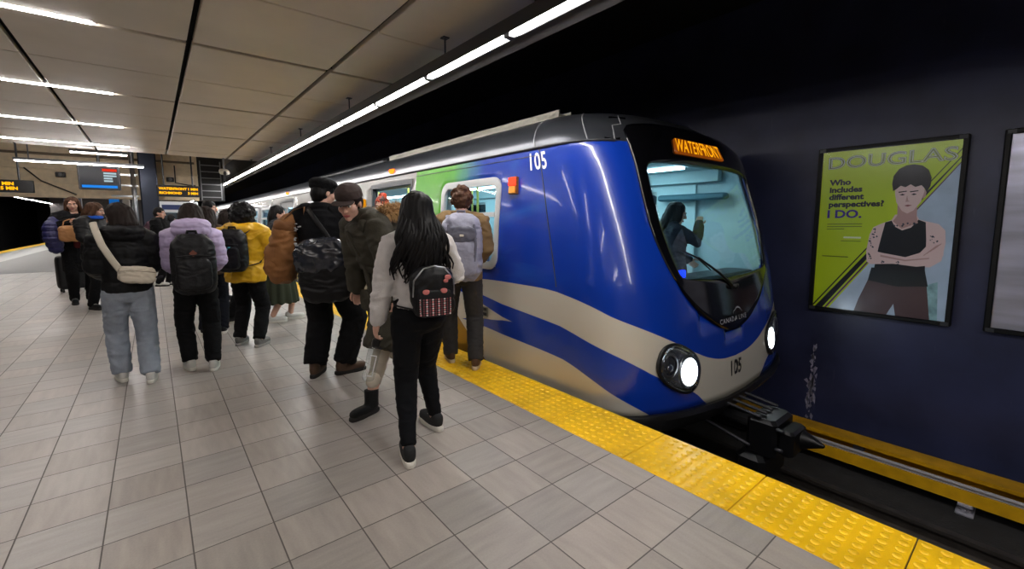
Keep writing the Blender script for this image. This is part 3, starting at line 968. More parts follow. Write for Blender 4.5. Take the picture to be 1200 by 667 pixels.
# coupler
cp = B()
cp.tube([(4.1, 2.3, -.42), (4.1, 1.5, -.42)], [(.12, .1), (.1, .09)], 10, side=(1, 0, 0))
cp.bbox(3.9, 1.32, -.62, 4.3, 1.56, -.28, .03)
cp.bbox(3.94, 1.2, -.56, 4.24, 1.32, -.34, .02)
cp.tube([(4.16, 1.2, -.45), (4.16, 1.06, -.45)], [.085, .02], 12)
cp.bbox(3.84, 1.38, -.86, 4.36, 1.62, -.6, .04)
cp.obj('coupler', M('coupler black', C(18, 18, 21), .4, .4, var=.2), tr, smooth=True, ang=30)
b = B()
for x0 in (3.88, 4.0, 4.12, 4.24):
    b.tube([(x0, 2.0, -.24), (x0, 1.7, -.22), (x0 + .02, 1.45, -.26)], .014, 6)
b.tube([(3.82, 1.95, -.4), (3.82, 1.5, -.5)], .015, 6)
for x0, z0 in ((3.91, -.33), (3.91, -.5), (4.3, -.4)):
    b.tube([(x0, 1.31, z0), (x0, 1.28, z0)], .018, 8)
b.obj('coupler_hose', M('hose grey', C(48, 48, 54), .4, .3), tr, smooth=True)
# interior
INT = M('interior panel', C(196, 216, 220), .55)
b = B()
b.box(2.72, 2.3, -.03, 5.48, Y_END - .1, 0)
b.obj('interior_floor', M('interior floor', C(70, 76, 84), .6), tr)
b = B()
b.box(2.78, 2.7, 2.02, 5.42, Y_END - .1, 2.04)
def lining(x, sgn):
    cuts = sorted(w[:2] for w in wins + doors)
    y = 2.93
    for a, c in cuts:
        if sgn > 0 or True:
            b.box(x - .01, y, 0, x + .01, a + .02, 2.02)
            z0, z1 = (.97, 1.8) if (a, c) in [w[:2] for w in wins] else (0, 1.9)
            if z0 > .1: b.box(x - .01, a + .02, 0, x + .01, c - .02, z0)
            b.box(x - .01, a + .02, z1, x + .01, c - .02, 2.02)
            y = c - .02
    b.box(x - .01, y, 0, x + .01, Y_END - .1, 2.02)
lining(5.43, 1)
lining(2.775, -1)
for k in range(14):
    for z0, z1 in ((0, .7), (.7, 1.4), (1.4, 2.02)):
        ua, ub = UT - .95 + 1.36 * k / 14, UT - .95 + 1.36 * (k + 1) / 14
        for ua, ub in ((ua, ub), (UT - ub, UT - ua)):
         b.loft([[S(ua, z0, -.05), S(ub, z0, -.05), S(ub, z1, -.05), S(ua, z1, -.05)], [S(ua, z0, -.06), S(ub, z0, -.06), S(ub, z1, -.06), S(ua, z1, -.06)]])
b.box(2.8, Y_END - .12, 0, 5.42, Y_END - .1, 2.02)
for sx in (2.84, 5.36):
    b.box(sx - .05, 2.6, 1.88, sx + .05, Y_END - .2, 2.02)
b.obj('interior_lining', INT, tr)
b = B(); b.bbox(5.28, 2.5, 1.66, 5.42, 3.4, 1.74, .02); b.obj('interior_cornice', M('interior teal', C(70, 110, 122), .5), tr)
b = B()
for xx in (3.45, 4.75):
    b.box(xx - .07, 2.75, 1.995, xx + .07, Y_END - .4, 2.015)
b.obj('interior_lamp', emitter('car lamp', (.72, .93, 1.0), CAR_LAMP), tr)
b = B(); b.bbox(2.95, 2.05, -.02, 5.25, 2.42, .86, .05); b.obj('dashboard', BLACKP, tr)
b = B(); b.bbox(3.62, 2.2, .86, 3.95, 2.24, .93, .004); b.obj('dashboard_display', emitter('blue display', C(30, 60, 255), 2.5), tr)
POLEM = M('grab pole', C(200, 190, 90), .3, .4)
for yy in (4.9, 5.3, 6.95, 8.2, 9.6, 11.2):
    for xx in (3.4, 4.7):
        b = B(); b.tube([(xx, yy, 0), (xx, yy, 2.02)], .017, 8, rnd=False); b.obj('grab_pole', POLEM, tr)
SEATM = M('seat blue', C(28, 52, 110), .8)
for yy in (3.7, 4.2, 7.4, 7.9, 8.8, 9.3):
    for xx in (5.05, 3.1):
        b = B(); b.bbox(xx - .22, yy - .21, .38, xx + .22, yy + .21, .46, .03)
        bx = xx + .2 if xx > 4 else xx - .2
        b.bbox(bx - .04, yy - .21, .44, bx + .04, yy + .21, .92, .03); b.bbox(xx - .15, yy - .15, 0, xx + .15, yy + .15, .38, .03)
        b.obj('seat', SEATM, tr, smooth=True, ang=40)

# second car, coupled behind
t2 = thing('metro_car', 'silver sided second car of the train, receding along the platform', 'train car')
w2 = [(23.4, 24.6, .95, 1.81), (25.0, 26.2, .95, 1.81), (30.4, 31.6, .95, 1.81), (32, 33.2, .95, 1.81), (37.4, 38.6, .95, 1.81)]
d2 = [(27.2, 28.55, -.02, 1.92), (34.2, 35.55, -.02, 1.92)]
body_skin('body_shell', t2, w2 + d2, 41.5, False, 22.5)
_tr = tr; tr = t2
for w in w2: side_window(t2, *w, FRM)
for (y0, y1, z0, z1) in d2:
    ym = (y0 + y1) / 2
    door_leaf(y0, ym - .004, False, DOORM); door_leaf(ym + .004, y1, False, DOORM)
    p = side_pt(ym, 2.12, 0); b = B(); b.bbox(p.x - .03, ym - .06, 2.09, p.x + .03, ym + .06, 2.15, .01); b.obj('door_lamp', emitter('orange marker', C(255, 92, 20), 5.0), t2)
tr = _tr
b = B(); b.box(2.78, 22.6, -.02, 5.42, 41.4, 0); b.box(5.42, 22.6, 0, 5.44, 41.4, 2.02); b.box(2.78, 22.6, 2.02, 5.42, 41.4, 2.04); b.obj('interior_lining', INT, t2)
b = B(); b.box(4.6, 22.8, 1.995, 4.9, 41.2, 2.015); b.obj('interior_lamp', emitter('car lamp', (.72, .93, 1.0), CAR_LAMP), t2)
b = B(); b.bbox(2.8, 22.5, -.62, 5.4, 41.5, -.25, .03)
for yy in (24.0, 37.5):
    b.bbox(3.0, yy, -1.1, 5.2, yy + 2.6, -.6, .05)
b.obj('underframe', DARK, t2)

# ------------------------------------------------------------------ rails and power rail
def rail(x, label):
    b = B()
    z = -1.25
    pr_ = [(-.07, z + .0), (.07, z + .0), (.07, z + .012), (.012, z + .03), (.012, z + .1), (.034, z + .112), (.034, z + .145), (-.034, z + .145), (-.034, z + .112), (-.012, z + .1), (-.012, z + .03), (-.07, z + .012)]
    b.loft([[(x + a, yy, c) for a, c in pr_] for yy in (-8, 60)])
    o = b.obj('running_rail', M('rail steel', C(96, 90, 86), .4, .8, var=.2)); tag(o, label, 'rail')
rail(3.38, 'steel running rail close under the platform edge')
rail(4.82, 'steel running rail on the tunnel wall side of the track')
b = B(); b.box(4.55, -8, -1.25, 4.68, 60, -1.17)
tag(b.obj('cable_duct', M('duct grey', C(62, 60, 62), .7, var=.2)), 'low grey cable duct running beside the wall side rail', 'duct')
pr_t = thing('power_rail', 'yellow cover channel with a silver conductor rail along the tunnel wall', 'power rail', (5.6, 0, -1.25))
b = B()
b.box(.18, -7, .12, .21, 60, .325); b.box(-.01, -7, .315, .21, 60, .335); b.box(-.01, -7, .298, .006, 60, .316)
b.obj('cover', YELLOW, pr_t)
b = B(); b.box(-.1, -7, .125, -.075, 60, .225); b.box(-.1, -7, .11, .18, 60, .125); b.obj('lower_guard', M('guard yellow', C(206, 156, 16), .45, var=.15), pr_t)
b = B(); b.tube([(.02, -7, .222), (.02, 60, .222)], .017, 10, rnd=False); b.box(.005, -7, .125, .035, 60, .2); b.obj('conductor', M('conductor steel', C(190, 190, 196), .35, .4), pr_t)
for yy in (-1.2, .30, 1.95, 3.6):
    b = B(); b.bbox(-.13, yy - .06, 0, .09, yy + .06, .03, .008); b.bbox(-.09, yy - .03, .03, .03, yy + .03, .11, .008); b.bbox(-.13, yy - .05, .085, .07, yy + .05, .11, .005)
    b.tube([(-.11, yy, .03), (-.11, yy, .05)], .012, 6); b.tube([(.07, yy, .03), (.07, yy, .05)], .012, 6)
    b.obj('bracket', M('bracket grey', C(150, 148, 160), .5), pr_t, smooth=True, ang=30)
    b = B(); b.bbox(.10, yy + .78, .2, .18, yy + .88, .315, .01); b.obj('insulator', M('insulator grey', C(120, 122, 136), .5), pr_t)

# ------------------------------------------------------------------ wall posters
def lightbox(name, y0, y1, z0, z1, label):
    """frame on the tunnel wall; y1 is the end nearer the camera (right in the picture)"""
    t = thing(name, label, 'advertising panel', (WX, (y0 + y1) / 2, (z0 + z1) / 2))
    hy, hz = abs(y1 - y0) / 2, (z1 - z0) / 2
    b = B(); w = .045
    b.bbox(-.075, -hy - w, -hz - w, 0, -hy, hz + w, .008); b.bbox(-.075, hy, -hz - w, 0, hy + w, hz + w, .008)
    b.bbox(-.075, -hy, -hz - w, 0, hy, -hz, .008); b.bbox(-.075, -hy, hz, 0, hy, hz + w, .008)
    b.obj('frame', M('lightbox frame', C(7, 7, 10), .5, spec=.3), t)
    for sy in (-1, 1):
        for sz in (-1, 1):
            b = B(); b.bbox(-.08, sy * hy - .03, sz * (hz + .02) - .02, -.07, sy * hy + .03, sz * (hz + .02) + .02, .003)
            b.obj('catch', DGREY, t)
    return t, hy, hz
PB = thing
box1, HY, HZ = lightbox('advert_lightbox', 1.785, .625, .37, 2.19, 'framed lime green advert with portrait of a dark haired man in tank top')
EM = .09
def ink(name, col=(1, 1, 1), e=EM):
    return M('print ' + name, col, .35, emit=e, ecol=col)
# poster coordinates: a = 0..1 from its left (far) edge, c = 0..1 from its top
def pp(a, c, d):
    return Vector((-.05 - d, HY - 2 * HY * a, HZ - 2 * HZ * c))
def poly(name, pts, d, mat, parent):
    b = B(); b.add([pp(a, c, d) for a, c in pts], [tuple(range(len(pts)))])
    return b.obj(name, mat, parent)
LIME = ink('lime', C(186, 206, 22))
sheet = B(); sheet.loft([[pp(a, c, 0) for a, c in ((0, 0), (1, 0), (1, 1), (0, 1))], [pp(a, c, -.03) for a, c in ((0, 0), (1, 0), (1, 1), (0, 1))]])
sheet = sheet.obj('poster', LIME, box1)
PALE = M('print pale', C(176, 190, 204), .35, var=.14, vscale=5, emit=EM, ecol=C(176, 190, 204))
poly('print_panel', [(.14, 1), (1, .12), (1, 1)], .001, PALE, sheet)
poly('print_stripe', [(.02, 1), (1, .088), (1, .096), (.085, 1)], .002, ink('black', C(20, 18, 24)), sheet)
poly('print_stripe', [(.0, .985), (1, .045), (1, .052), (.0, 1)], .002, ink('black'), sheet)
poly('print_stripe', [(.10, 1), (1, .118), (1, .126), (.12, 1)], .002, ink('plum', C(92, 44, 84)), sheet)
poly('print_patch', [(.80, .82), (.93, .78), (.95, 1), (.76, 1)], .0015, M('print teal', C(140, 176, 176), .4, var=.4, vscale=14, emit=EM * .8, ecol=C(140, 176, 176)), sheet)
fr_p = lambda a, c, d: frame(pp(a, c, d), (0, -1, 0), (0, 0, 1))
OUTC = ink('outline', C(226, 226, 196))
lettering('DOUGLAS', .185, ink('dark olive', C(112, 122, 24)), sheet, fr_p(.51, .075, .003), width=1.27, bold=.006)
lettering('DOUGLAS', .185, OUTC, sheet, fr_p(.51, .075, .003), width=1.27, outline=.0032)
INKB = ink('ink', C(34, 26, 40))
for k, s in enumerate(('Who', 'includes', 'different', 'perspectives?')):
    lettering(s, .086, INKB, sheet, fr_p(.075, .195 + .046 * k, .003), align='LEFT', width=1.10, bold=.004)
lettering('I DO.', .125, ink('violet', C(64, 28, 130)), sheet, fr_p(.065, .395, .003), align='LEFT', width=1.15, bold=.004)
for k in range(3):
    poly('print_small_text', [(.075, .455 + .016 * k), (.36 - .14 * (k == 2), .452 + .016 * k), (.36 - .14 * (k == 2), .457 + .016 * k), (.075, .46 + .016 * k)], .002, ink('olive ink', C(110, 122, 24)), sheet)
poly('print_small_text', [(.22, .535), (.36, .535), (.36, .545), (.22, .545)], .002, OUTC, sheet)
poly('print_small_text', [(.20, .56), (.36, .56), (.36, .565), (.20, .565)], .002, ink('olive ink'), sheet)
poly('print_small_text', [(.05, .66), (.27, .66), (.27, .667), (.05, .667)], .002, ink('olive ink'), sheet)
# printed portrait
SK = ink('skin', C(226, 192, 184)); SKD = ink('skin shade', C(188, 146, 138)); TANK = ink('tank top', C(24, 24, 28)); TRO = ink('trousers', C(84, 62, 62)); HAIRP = ink('hair', C(30, 18, 18))
poly('print_trousers', [(.44, .80), (.86, .80), (.90, 1), (.665, 1), (.645, .93), (.60, 1), (.35, 1), (.38, .92)], .003, TRO, sheet)
poly('print_waist', [(.46, .72), (.84, .72), (.87, .81), (.66, .825), (.44, .80)], .0035, ink('waist', C(30, 34, 36)), sheet)
poly('print_shoulders', [(.60, .40), (.745, .40), (.77, .43), (.90, .455), (.945, .49), (.955, .56), (.94, .66), (.87, .70), (.5, .70), (.42, .685), (.41, .62), (.425, .52), (.45, .475), (.50, .455), (.58, .43)], .004, SK, sheet)
poly('print_tank_top', [(.535, .445), (.58, .435), (.605, .47), (.66, .492), (.72, .475), (.765, .43), (.815, .445), (.83, .55), (.84, .73), (.48, .73), (.50, .60), (.515, .53)], .005, TANK, sheet)
poly('print_forearm', [(.415, .64), (.45, .615), (.53, .628), (.70, .648), (.86, .60), (.945, .58), (.95, .63), (.90, .685), (.78, .70), (.62, .69), (.45, .70), (.42, .685)], .006, SK, sheet)
poly('print_forearm_edge', [(.52, .640), (.70, .663), (.86, .645), (.86, .652), (.70, .672), (.52, .652)], .0065, SKD, sheet)
poly('print_hand', [(.79, .625), (.83, .585), (.91, .555), (.945, .57), (.90, .62), (.82, .65)], .007, SK, sheet)
for k in range(4):
    poly('print_finger', [(.82 + .02 * k, .632 - .012 * k), (.90 + .01 * k, .573 - .004 * k), (.902 + .01 * k, .577 - .004 * k), (.822 + .02 * k, .637 - .012 * k)], .0075, SKD, sheet)
_poly = poly
def poly(name, pts, d, mat, parent):
    return _poly(name, [(.69 + (a - .69) * 1.13, .345 + (c - .345) * 1.10) for a, c in pts], d, mat, parent)
poly('print_neck', [(.62, .34), (.74, .34), (.745, .41), (.755, .44), (.66, .47), (.60, .43), (.625, .40)], .006, SKD, sheet)
poly('print_face', [(.595, .215), (.77, .215), (.775, .28), (.76, .33), (.72, .375), (.685, .39), (.65, .375), (.612, .33), (.598, .28)], .007, SK, sheet)
poly('print_ear', [(.77, .27), (.79, .265), (.785, .305), (.768, .315)], .0065, SKD, sheet)
hp = [(.585, .27), (.575, .23), (.58, .19), (.61, .155), (.655, .138), (.70, .135), (.75, .145), (.79, .17), (.81, .21), (.808, .25), (.79, .285), (.775, .262), (.755, .245), (.72, .253), (.69, .238), (.66, .252), (.63, .243), (.605, .26)]
poly('print_hair', hp, .008, HAIRP, sheet)
for e in (.645, .715):
    poly('print_eye', [(e - .018, .291), (e, .285), (e + .018, .291), (e, .295)], .0085, ink('eye', C(50, 40, 44)), sheet)
    poly('print_brow', [(e - .026, .274), (e + .024, .270), (e + .026, .275), (e - .024, .280)], .0085, HAIRP, sheet)
poly('print_nose', [(.675, .293), (.684, .322), (.696, .327), (.668, .329)], .0085, SKD, sheet)
poly('print_mouth', [(.66, .348), (.685, .343), (.71, .347), (.685, .354)], .0085, ink('lip', C(150, 88, 88)), sheet)
rnd = random.Random(4)
TAT = ink('tattoo', C(52, 58, 72))
tt = B()
for (ca, cc, ra, rc, n) in ((.465, .51, .02, .03, 9), (.45, .57, .02, .03, 8), (.88, .545, .025, .025, 8), (.62, .462, .05, .008, 9), (.60, .685, .07, .01, 9), (.455, .65, .03, .02, 6), (.72, .455, .03, .008, 6)):
    for k in range(n):
        a, c = ca + rnd.uniform(-ra, ra), cc + rnd.uniform(-rc, rc); s = rnd.uniform(.004, .011)
        tt.add([pp(a - s, c, .009), pp(a, c - s * .6, .009), pp(a + s * .8, c + rnd.uniform(-.003, .003), .009), pp(a + rnd.uniform(-.003, .003), c + s * .7, .009)], [(0, 1, 2, 3)])
tt.obj('print_tattoo', TAT, sheet)
g = B(); g.loft([[pp(a, c, .02) for a, c in ((-.01, -.005), (1.01, -.005), (1.01, 1.005), (-.01, 1.005))], [pp(a, c, .024) for a, c in ((-.01, -.005), (1.01, -.005), (1.01, 1.005), (-.01, 1.005))]])
g.obj('cover_glass', glass('poster glass', (.92, .94, .97), 1.3, .2), box1)
box2, HY2, HZ2 = lightbox('advert_lightbox', .31, -.86, .37, 2.19, 'framed blank panel with a brushed metal sheen beside the lime green advert')
b = B(); b.bbox(-.055, -HY2, -HZ2, -.03, HY2, HZ2, .004)
b.obj('panel', M('lilac metal sheet', C(188, 188, 208), .3, .5, var=.25, vscale=2.5, stretch=(1, .4, 3)), box2)

# ------------------------------------------------------------------ people
SKIN_L = M('skin light', C(205, 160, 140), .5, var=.06, vscale=20)
SKIN_M = M('skin medium', C(178, 128, 104), .5, var=.06, vscale=20)
LIP = M('lips', C(160, 84, 80), .4)
EYEW = M('eye white', C(225, 222, 218), .2)
IRIS = M('iris', C(40, 26, 20), .15)
def nz(p, f=1.0):
    return noise.noise(p * f)
def wrinkle(a=.006, f=9.0, seed=0.0):
    o = Vector((seed * 7.1, seed * 3.3, seed))
    def fn(p):
        q = Vector((p.x, p.y, p.z * 1.6)) * f + o
        n = noise.noise(q + Vector((0, 0, 2.0 * noise.noise(q * .5))))
        return a * (1 - 2.2 * abs(n)) + a * .5 * noise.noise(q * 2.3)
    return fn
def puffer(a=.016, pitch=.085, seed=0.0):
    w = wrinkle(.005, 14, seed)
    return lambda p: a * (abs(math.sin(math.pi * (p.z + .012 * noise.noise(p * 5)) / pitch)) ** .45 - .6) + w(p)
def strands(a=.007, f=55.0, curl=0.0):
    def fn(p):
        q = Vector((p.x * f, p.y * f, p.z * f * .12 + curl * math.sin(p.z * 40 + p.x * 12)))
        return a * noise.noise(q) + a * .6 * noise.noise(Vector((p.x * 14, p.y * 14, p.z * 5)))
    return fn
def clumps(a=.014, f=38.0):
    return lambda p: a * noise.noise(p * f) + a * .6 * noise.noise(p * f * .5)

def ik(a, c, l1, l2, pole):
    d = c - a; L = min(d.length, (l1 + l2) * .999); d.normalize()
    c2 = a + d * L
    x = (l1 * l1 - l2 * l2 + L * L) / (2 * L)
    h = math.sqrt(max(l1 * l1 - x * x, 0))
    p = pole - d * pole.dot(d)
    p = p.normalized() if p.length > 1e-6 else d.orthogonal()
    return a + d * x + p * h, c2

class Fig:
    """joints of a person in its own frame: facing +Y, right hand +X, floor at z=0"""
    def __init__(s, label, pos, face, h=1.68, sw=.185, feet=((-.1, 0, 8, 0, 0), (.1, 0, -8, 0, 0)), hands=((-.27, .05, .80), (.27, .05, .80)), elbow=((-.5, -.6, 0), (.5, -.6, 0)),
                 lean=0.0, hip=(0, 0), head=(0, 0, 0), skin=None, twist=0.0, hipw=.09, name='person', base=0.0, build=1.0, hfwd=0.0):
        k = s.k = h / 1.70; s.h = h; s.skin = skin or SKIN_L; s.build = build
        s.root = thing(name, label, 'person', (pos[0], pos[1], base), math.atan2(-face[0], face[1]))
        low = max(0, max(abs(feet[0][1] - feet[1][1]) - .25, 0)) * .18
        s.hipc = Vector((hip[0], hip[1], .905 * k - low * .3))
        s.hips = [s.hipc + Vector((sg * hipw * k, 0, -.02)) for sg in (-1, 1)]
        s.off = lambda z: Vector((hip[0], hip[1] + lean * max(0, z - s.hipc.z), 0))
        tw = math.radians(twist)
        s.sh = [Vector((0, 0, 1.395 * k)) + s.off(1.395 * k) + Vector((sg * sw * math.cos(tw), sg * sw * math.sin(tw), 0)) for sg in (-1, 1)]
        s.sw = sw; s.tw = tw
        s.neck = Vector((0, -.015, 1.435 * k)) + s.off(1.435 * k)
        yw, pt, rl = map(math.radians, head)
        s.H = Matrix.Translation(s.neck + Vector((0, hfwd, .045 * k - .35 * hfwd))) @ Matrix.Rotation(-yw, 4, 'Z') @ Matrix.Rotation(-pt, 4, 'X') @ Matrix.Rotation(rl, 4, 'Y') @ Matrix.Translation((0, .025, .11 * k ** .5)) @ Matrix.Scale(.99 * k ** .35, 4)
        s.feet = feet; s.F = []; s.ank = []; s.knee = []
        for i, (x, y, yaw, pitch, lift) in enumerate(feet):
            m = Matrix.Translation((x, y, lift)) @ Matrix.Rotation(math.radians(-yaw), 4, 'Z')
            if pitch:
                m = m @ Matrix.Translation((0, .13 * k, .0)) @ Matrix.Rotation(math.radians(-pitch), 4, 'X') @ Matrix.Translation((0, -.13 * k, 0))
            s.F.append(m)
            a = m @ Vector((0, -.005, .095 * k))
            fw = Vector((math.sin(math.radians(yaw)), math.cos(math.radians(yaw)), 0))
            kn, a2 = ik(s.hips[i], a, .425 * k, .41 * k, fw)
            s.knee.append(kn); s.ank.append(a2)
        s.el = []; s.wr = []
        for i in (0, 1):
            e, w = ik(s.sh[i], Vector(hands[i]), .275 * k, .25 * k, Vector(elbow[i]))
            s.el.append(e); s.wr.append(w)
    def hp(s, x, y, z):
        return s.H @ Vector((x, y, z))
    def hell(s, b, c, r):
        b.ell(c, r, s.H)
    def body(s, voxel=.0065, face=True, fingers=True, curl=(35, 35), hand_n=None, mat=None):
        k = s.k; b = B()
        z = lambda q: q * k
        ct = lambda q: s.off(z(q)) + Vector((0, 0, z(q)))
        b.tube([ct(.93), ct(.97), ct(1.06), ct(1.2), ct(1.32), ct(1.40)], [(.10, .06), (.125, .08), (.12, .085), (.135, .095), (.15, .09), (.10, .06)], 16, side=(math.cos(s.tw), math.sin(s.tw), 0))
        for i in (0, 1):
            b.tube([s.hips[i], (s.hips[i] + s.knee[i]) / 2, s.knee[i], s.knee[i].lerp(s.ank[i], .35), s.ank[i]], [.078, .066, .05, .05, .036], 12)
            b.sup((0, .055 * k, .042), (.030, .095 * k, .027), .8, .8, 10, s.F[i])
            b.tube([s.sh[i] * .9 + s.neck * .1, s.el[i], s.wr[i]], [.05, .038, .026], 10)
            s.hand(b, i, curl[i], fingers, hand_n)
        b.tube([s.neck - Vector((0, 0, .03)), (s.neck + Vector((0, 0, .02))).lerp(s.hp(0, -.02, -.06), .15), s.hp(0, -.02, -.06)], [.06, .052, .052], 12)
        s.hell(b, (0, -.012, .022), (.074, .095, .09)); s.hell(b, (0, .028, -.042), (.056, .06, .072)); s.hell(b, (0, .058, -.098), (.027, .026, .022))
        for sg in (-1, 1):
            s.hell(b, (sg * .037, .05, -.03), (.028, .03, .03)); s.hell(b, (sg * .076, -.008, -.012), (.009, .02, .032)); s.hell(b, (sg * .03, .078, .02), (.024, .014, .009)); s.hell(b, (sg * .011, .1, -.038), (.009, .01, .008))
        b.tube([s.hp(0, .084, .012), s.hp(0, .1, -.012), s.hp(0, .108, -.034)], [.009, .010, .012], 8)
        o = b.obj('body', mat or s.skin, s.root, voxel=voxel, sm=3)
        if face:
            for sg in (-1, 1):
                e = B(); s.hell(e, (sg * .03, .079, -.002), (.0125, .0115, .0085)); e = e.obj('eye', EYEW, s.root, smooth=True)
                q = B(); s.hell(q, (sg * .03, .0865, -.002), (.006, .005, .006)); q.obj('iris', IRIS, e, smooth=True)
                q = B(); q.tube([s.hp(sg * .012, .092, .018), s.hp(sg * .03, .0925, .024), s.hp(sg * .05, .082, .019)], [.003, .004, .002], 6); q.obj('eyebrow', M('brow', C(30, 22, 18), .8), s.root, smooth=True)
            q = B(); q.tube([s.hp(-.024, .082, -.070), s.hp(0, .0935, -.067), s.hp(.024, .082, -.070)], [.003, .0055, .003], 8); q.tube([s.hp(-.02, .082, -.075), s.hp(0, .092, -.078), s.hp(.02, .082, -.075)], [.003, .006, .003], 8)
            q.obj('lips', LIP, s.root, smooth=True)
        return o
    def hand(s, b, i, curl, fingers=True, n=None):
        """palm, four bent fingers of different length and a side thumb"""
        w = s.wr[i]; d = (w - s.el[i]).normalized(); sg = -1 if i == 0 else 1
        inn = Vector(n) if n else Vector((-sg, .15, 0))       # palm faces the thigh
        inn = (inn - d * inn.dot(d)).normalized()
        fwd = d.cross(inn) * (sg)                                 # towards the thumb side
        if fwd.y < 0 and not n: fwd = -fwd
        m = Matrix((fwd, inn, d)).transposed().to_4x4(); m.translation = w + d * .045
        b.ell((0, 0, 0), (.040, .017, .052), m)
        if not fingers:
            b.ell((0, .012, .07), (.034, .016, .045), m)
            return
        c = math.radians(curl)
        for q, (x, L, r) in enumerate(((.029, .068, .0092), (.010, .078, .0096), (-.010, .072, .0092), (-.028, .056, .0082))):
            p = Vector((x, .002, .038)); a = c * .4; pts = [m @ p]
            for seg in (.45, .32, .23):
                p = p + Vector((x * .05, math.sin(a), math.cos(a))) * L * seg; pts.append(m @ p); a += c
            b.tube(pts, [r * 1.05, r, r * .95, r * .8], 8)
        p0 = Vector((.026, .008, -.018)); pts = [p0, p0 + Vector((.026, .012, .024)), p0 + Vector((.034, .022, .05)), p0 + Vector((.030, .03, .07))]
        b.tube([m @ q for q in pts], [.013, .0115, .010, .008], 8)
        s.grip = m
    # ---- clothes
    def top(s, mat, hem, ease=.03, sleeve=(.075, .06, .048), fn=None, voxel=.009, flare=0.0, collar=.0, hood=None, name='jacket', cuff=1.0, waist=1.0, sm=4, extra=None):
        k = s.k; b = B(); e = ease; bd = s.build
        ct = lambda q: s.off(q * k) + Vector((0, 0, q * k))
        prof = [(hem, .150 + flare, .112 + flare)]
        if hem < .84: prof.append((.86, .158 + flare * .5, .118 + flare * .5))
        prof += [(q, w_, d_) for q, w_, d_ in ((.95, .152, .108), (1.06, .135 * waist, .095 * waist), (1.2, .150, .105), (1.31, .17 * s.sw / .185, .105), (1.385, .158 * s.sw / .185, .082), (1.43, .085, .066)) if q > hem + .02]
        b.tube([ct(q) for q, _, _ in prof], [((w_ + e) * bd, (d_ + e) * bd) for _, w_, d_ in prof], 24, side=(math.cos(s.tw), math.sin(s.tw), 0), rnd=False)
        for i in (0, 1):
            a, m_, w = s.sh[i], s.el[i], s.wr[i]
            w2 = m_.lerp(w, cuff)
            b.tube([a.lerp(s.neck, .35), a - Vector((0, 0, .012)), a.lerp(m_, .5), m_, m_.lerp(w2, .5), w2], [sleeve[0] * .9, sleeve[0], (sleeve[0] + sleeve[1]) / 2, sleeve[1], (sleeve[1] + sleeve[2]) / 2, sleeve[2]], 16)
        if collar:
            b.tube([s.neck - Vector((0, 0, .03)), s.neck + Vector((0, 0.005, collar))], [(.085 + e * .4, .075 + e * .4), (.075 + e * .3, .07 + e * .3)], 18, side=(1, 0, 0), rnd=False)
        if hood:
            c = s.neck + Vector((0, -.075, hood[0]))
            b.sup(c, (hood[1], hood[2], hood[3]), .8, .9, 14)
            b.tube([s.neck + Vector((-.10, .03, .0)), s.neck + Vector((-.11, -.05, .02)), s.neck + Vector((0, -.13, .02)), s.neck + Vector((.11, -.05, .02)), s.neck + Vector((.10, .03, .0))], .042, 10)
        if extra: extra(b)
        return b.obj(name, mat, s.root, voxel=voxel, sm=sm, fn=fn or wrinkle(.007, 8, hem * 3 + s.h))
    def trousers(s, mat, r=(.105, .085, .062), hem=.06, fn=None, voxel=.009, name='trousers', top=1.02, seat=0.0):
        k = s.k; b = B()
        ct = lambda q: s.off(q * k) + Vector((0, 0, q * k))
        b.tube([ct(.79), ct(.83), ct(.88), ct(.95), ct(top)], [(.09, .07), (.14, .105 + seat), (.165, .122 + seat), (.158, .118), (.138, .102)], 20, side=(1, 0, 0), rnd=False)
        for i in (0, 1):
            h_, kn, an = s.hips[i], s.knee[i], s.ank[i]
            end = an + (an - kn).normalized() * (.095 * k - hem)
            b.tube([h_ + Vector((0, 0, .03)), h_.lerp(kn, .45), kn, kn.lerp(end, .45), end], [r[0], (r[0] + r[1]) / 2, r[1], (r[1] * .5 + r[2] * .5) * 1.02, r[2]], 16, rnd=False)
        return b.obj(name, mat, s.root, voxel=voxel, sm=4, fn=fn or wrinkle(.005, 11, s.h * 2))
    def shoes(s, mat, solem, kind='sneaker', scale=1.0, which=(0, 1)):
        k = s.k
        for i in which:
            m = s.F[i] @ Matrix.Scale(k * scale, 4)
            b = B()
            b.sup((0, .055, .052), (.044, .135, .036), .7, .75, 12, m); b.sup((0, -.03, .075), (.038, .05, .045), .8, .8, 10, m)
            b.sup((0, .13, .045), (.042, .055, .027), .8, .8, 10, m)
            if kind == 'boot':
                b.tube([m @ Vector((0, -.02, .06)), m @ Vector((0, -.022, .12)), m @ Vector((0, -.025, .2))], [(.044, .056), (.044, .054), (.047, .056)], 14, side=m.to_3x3() @ Vector((1, 0, 0)), rnd=False)
            sh = b.obj('boot' if kind == 'boot' else 'shoe', mat, s.root, voxel=.006, sm=3)
            q = B(); pts = []
            for t in range(28):
                a = 2 * math.pi * t / 28
                x = .046 * math.copysign(abs(math.cos(a)) ** .7, math.cos(a)); y = .05 + .143 * math.copysign(abs(math.sin(a)) ** .8, math.sin(a))
                pts.append((x * (1 if y > .06 else .88), y))
            q.loft([[m @ Vector((x * sc, .05 + (y - .05) * sc, zz)) for x, y in pts] for sc, zz in ((.95, .0), (1, .006), (1, .026), (.95, .034))])
            q.obj('sole', solem, sh, smooth=True, ang=40)
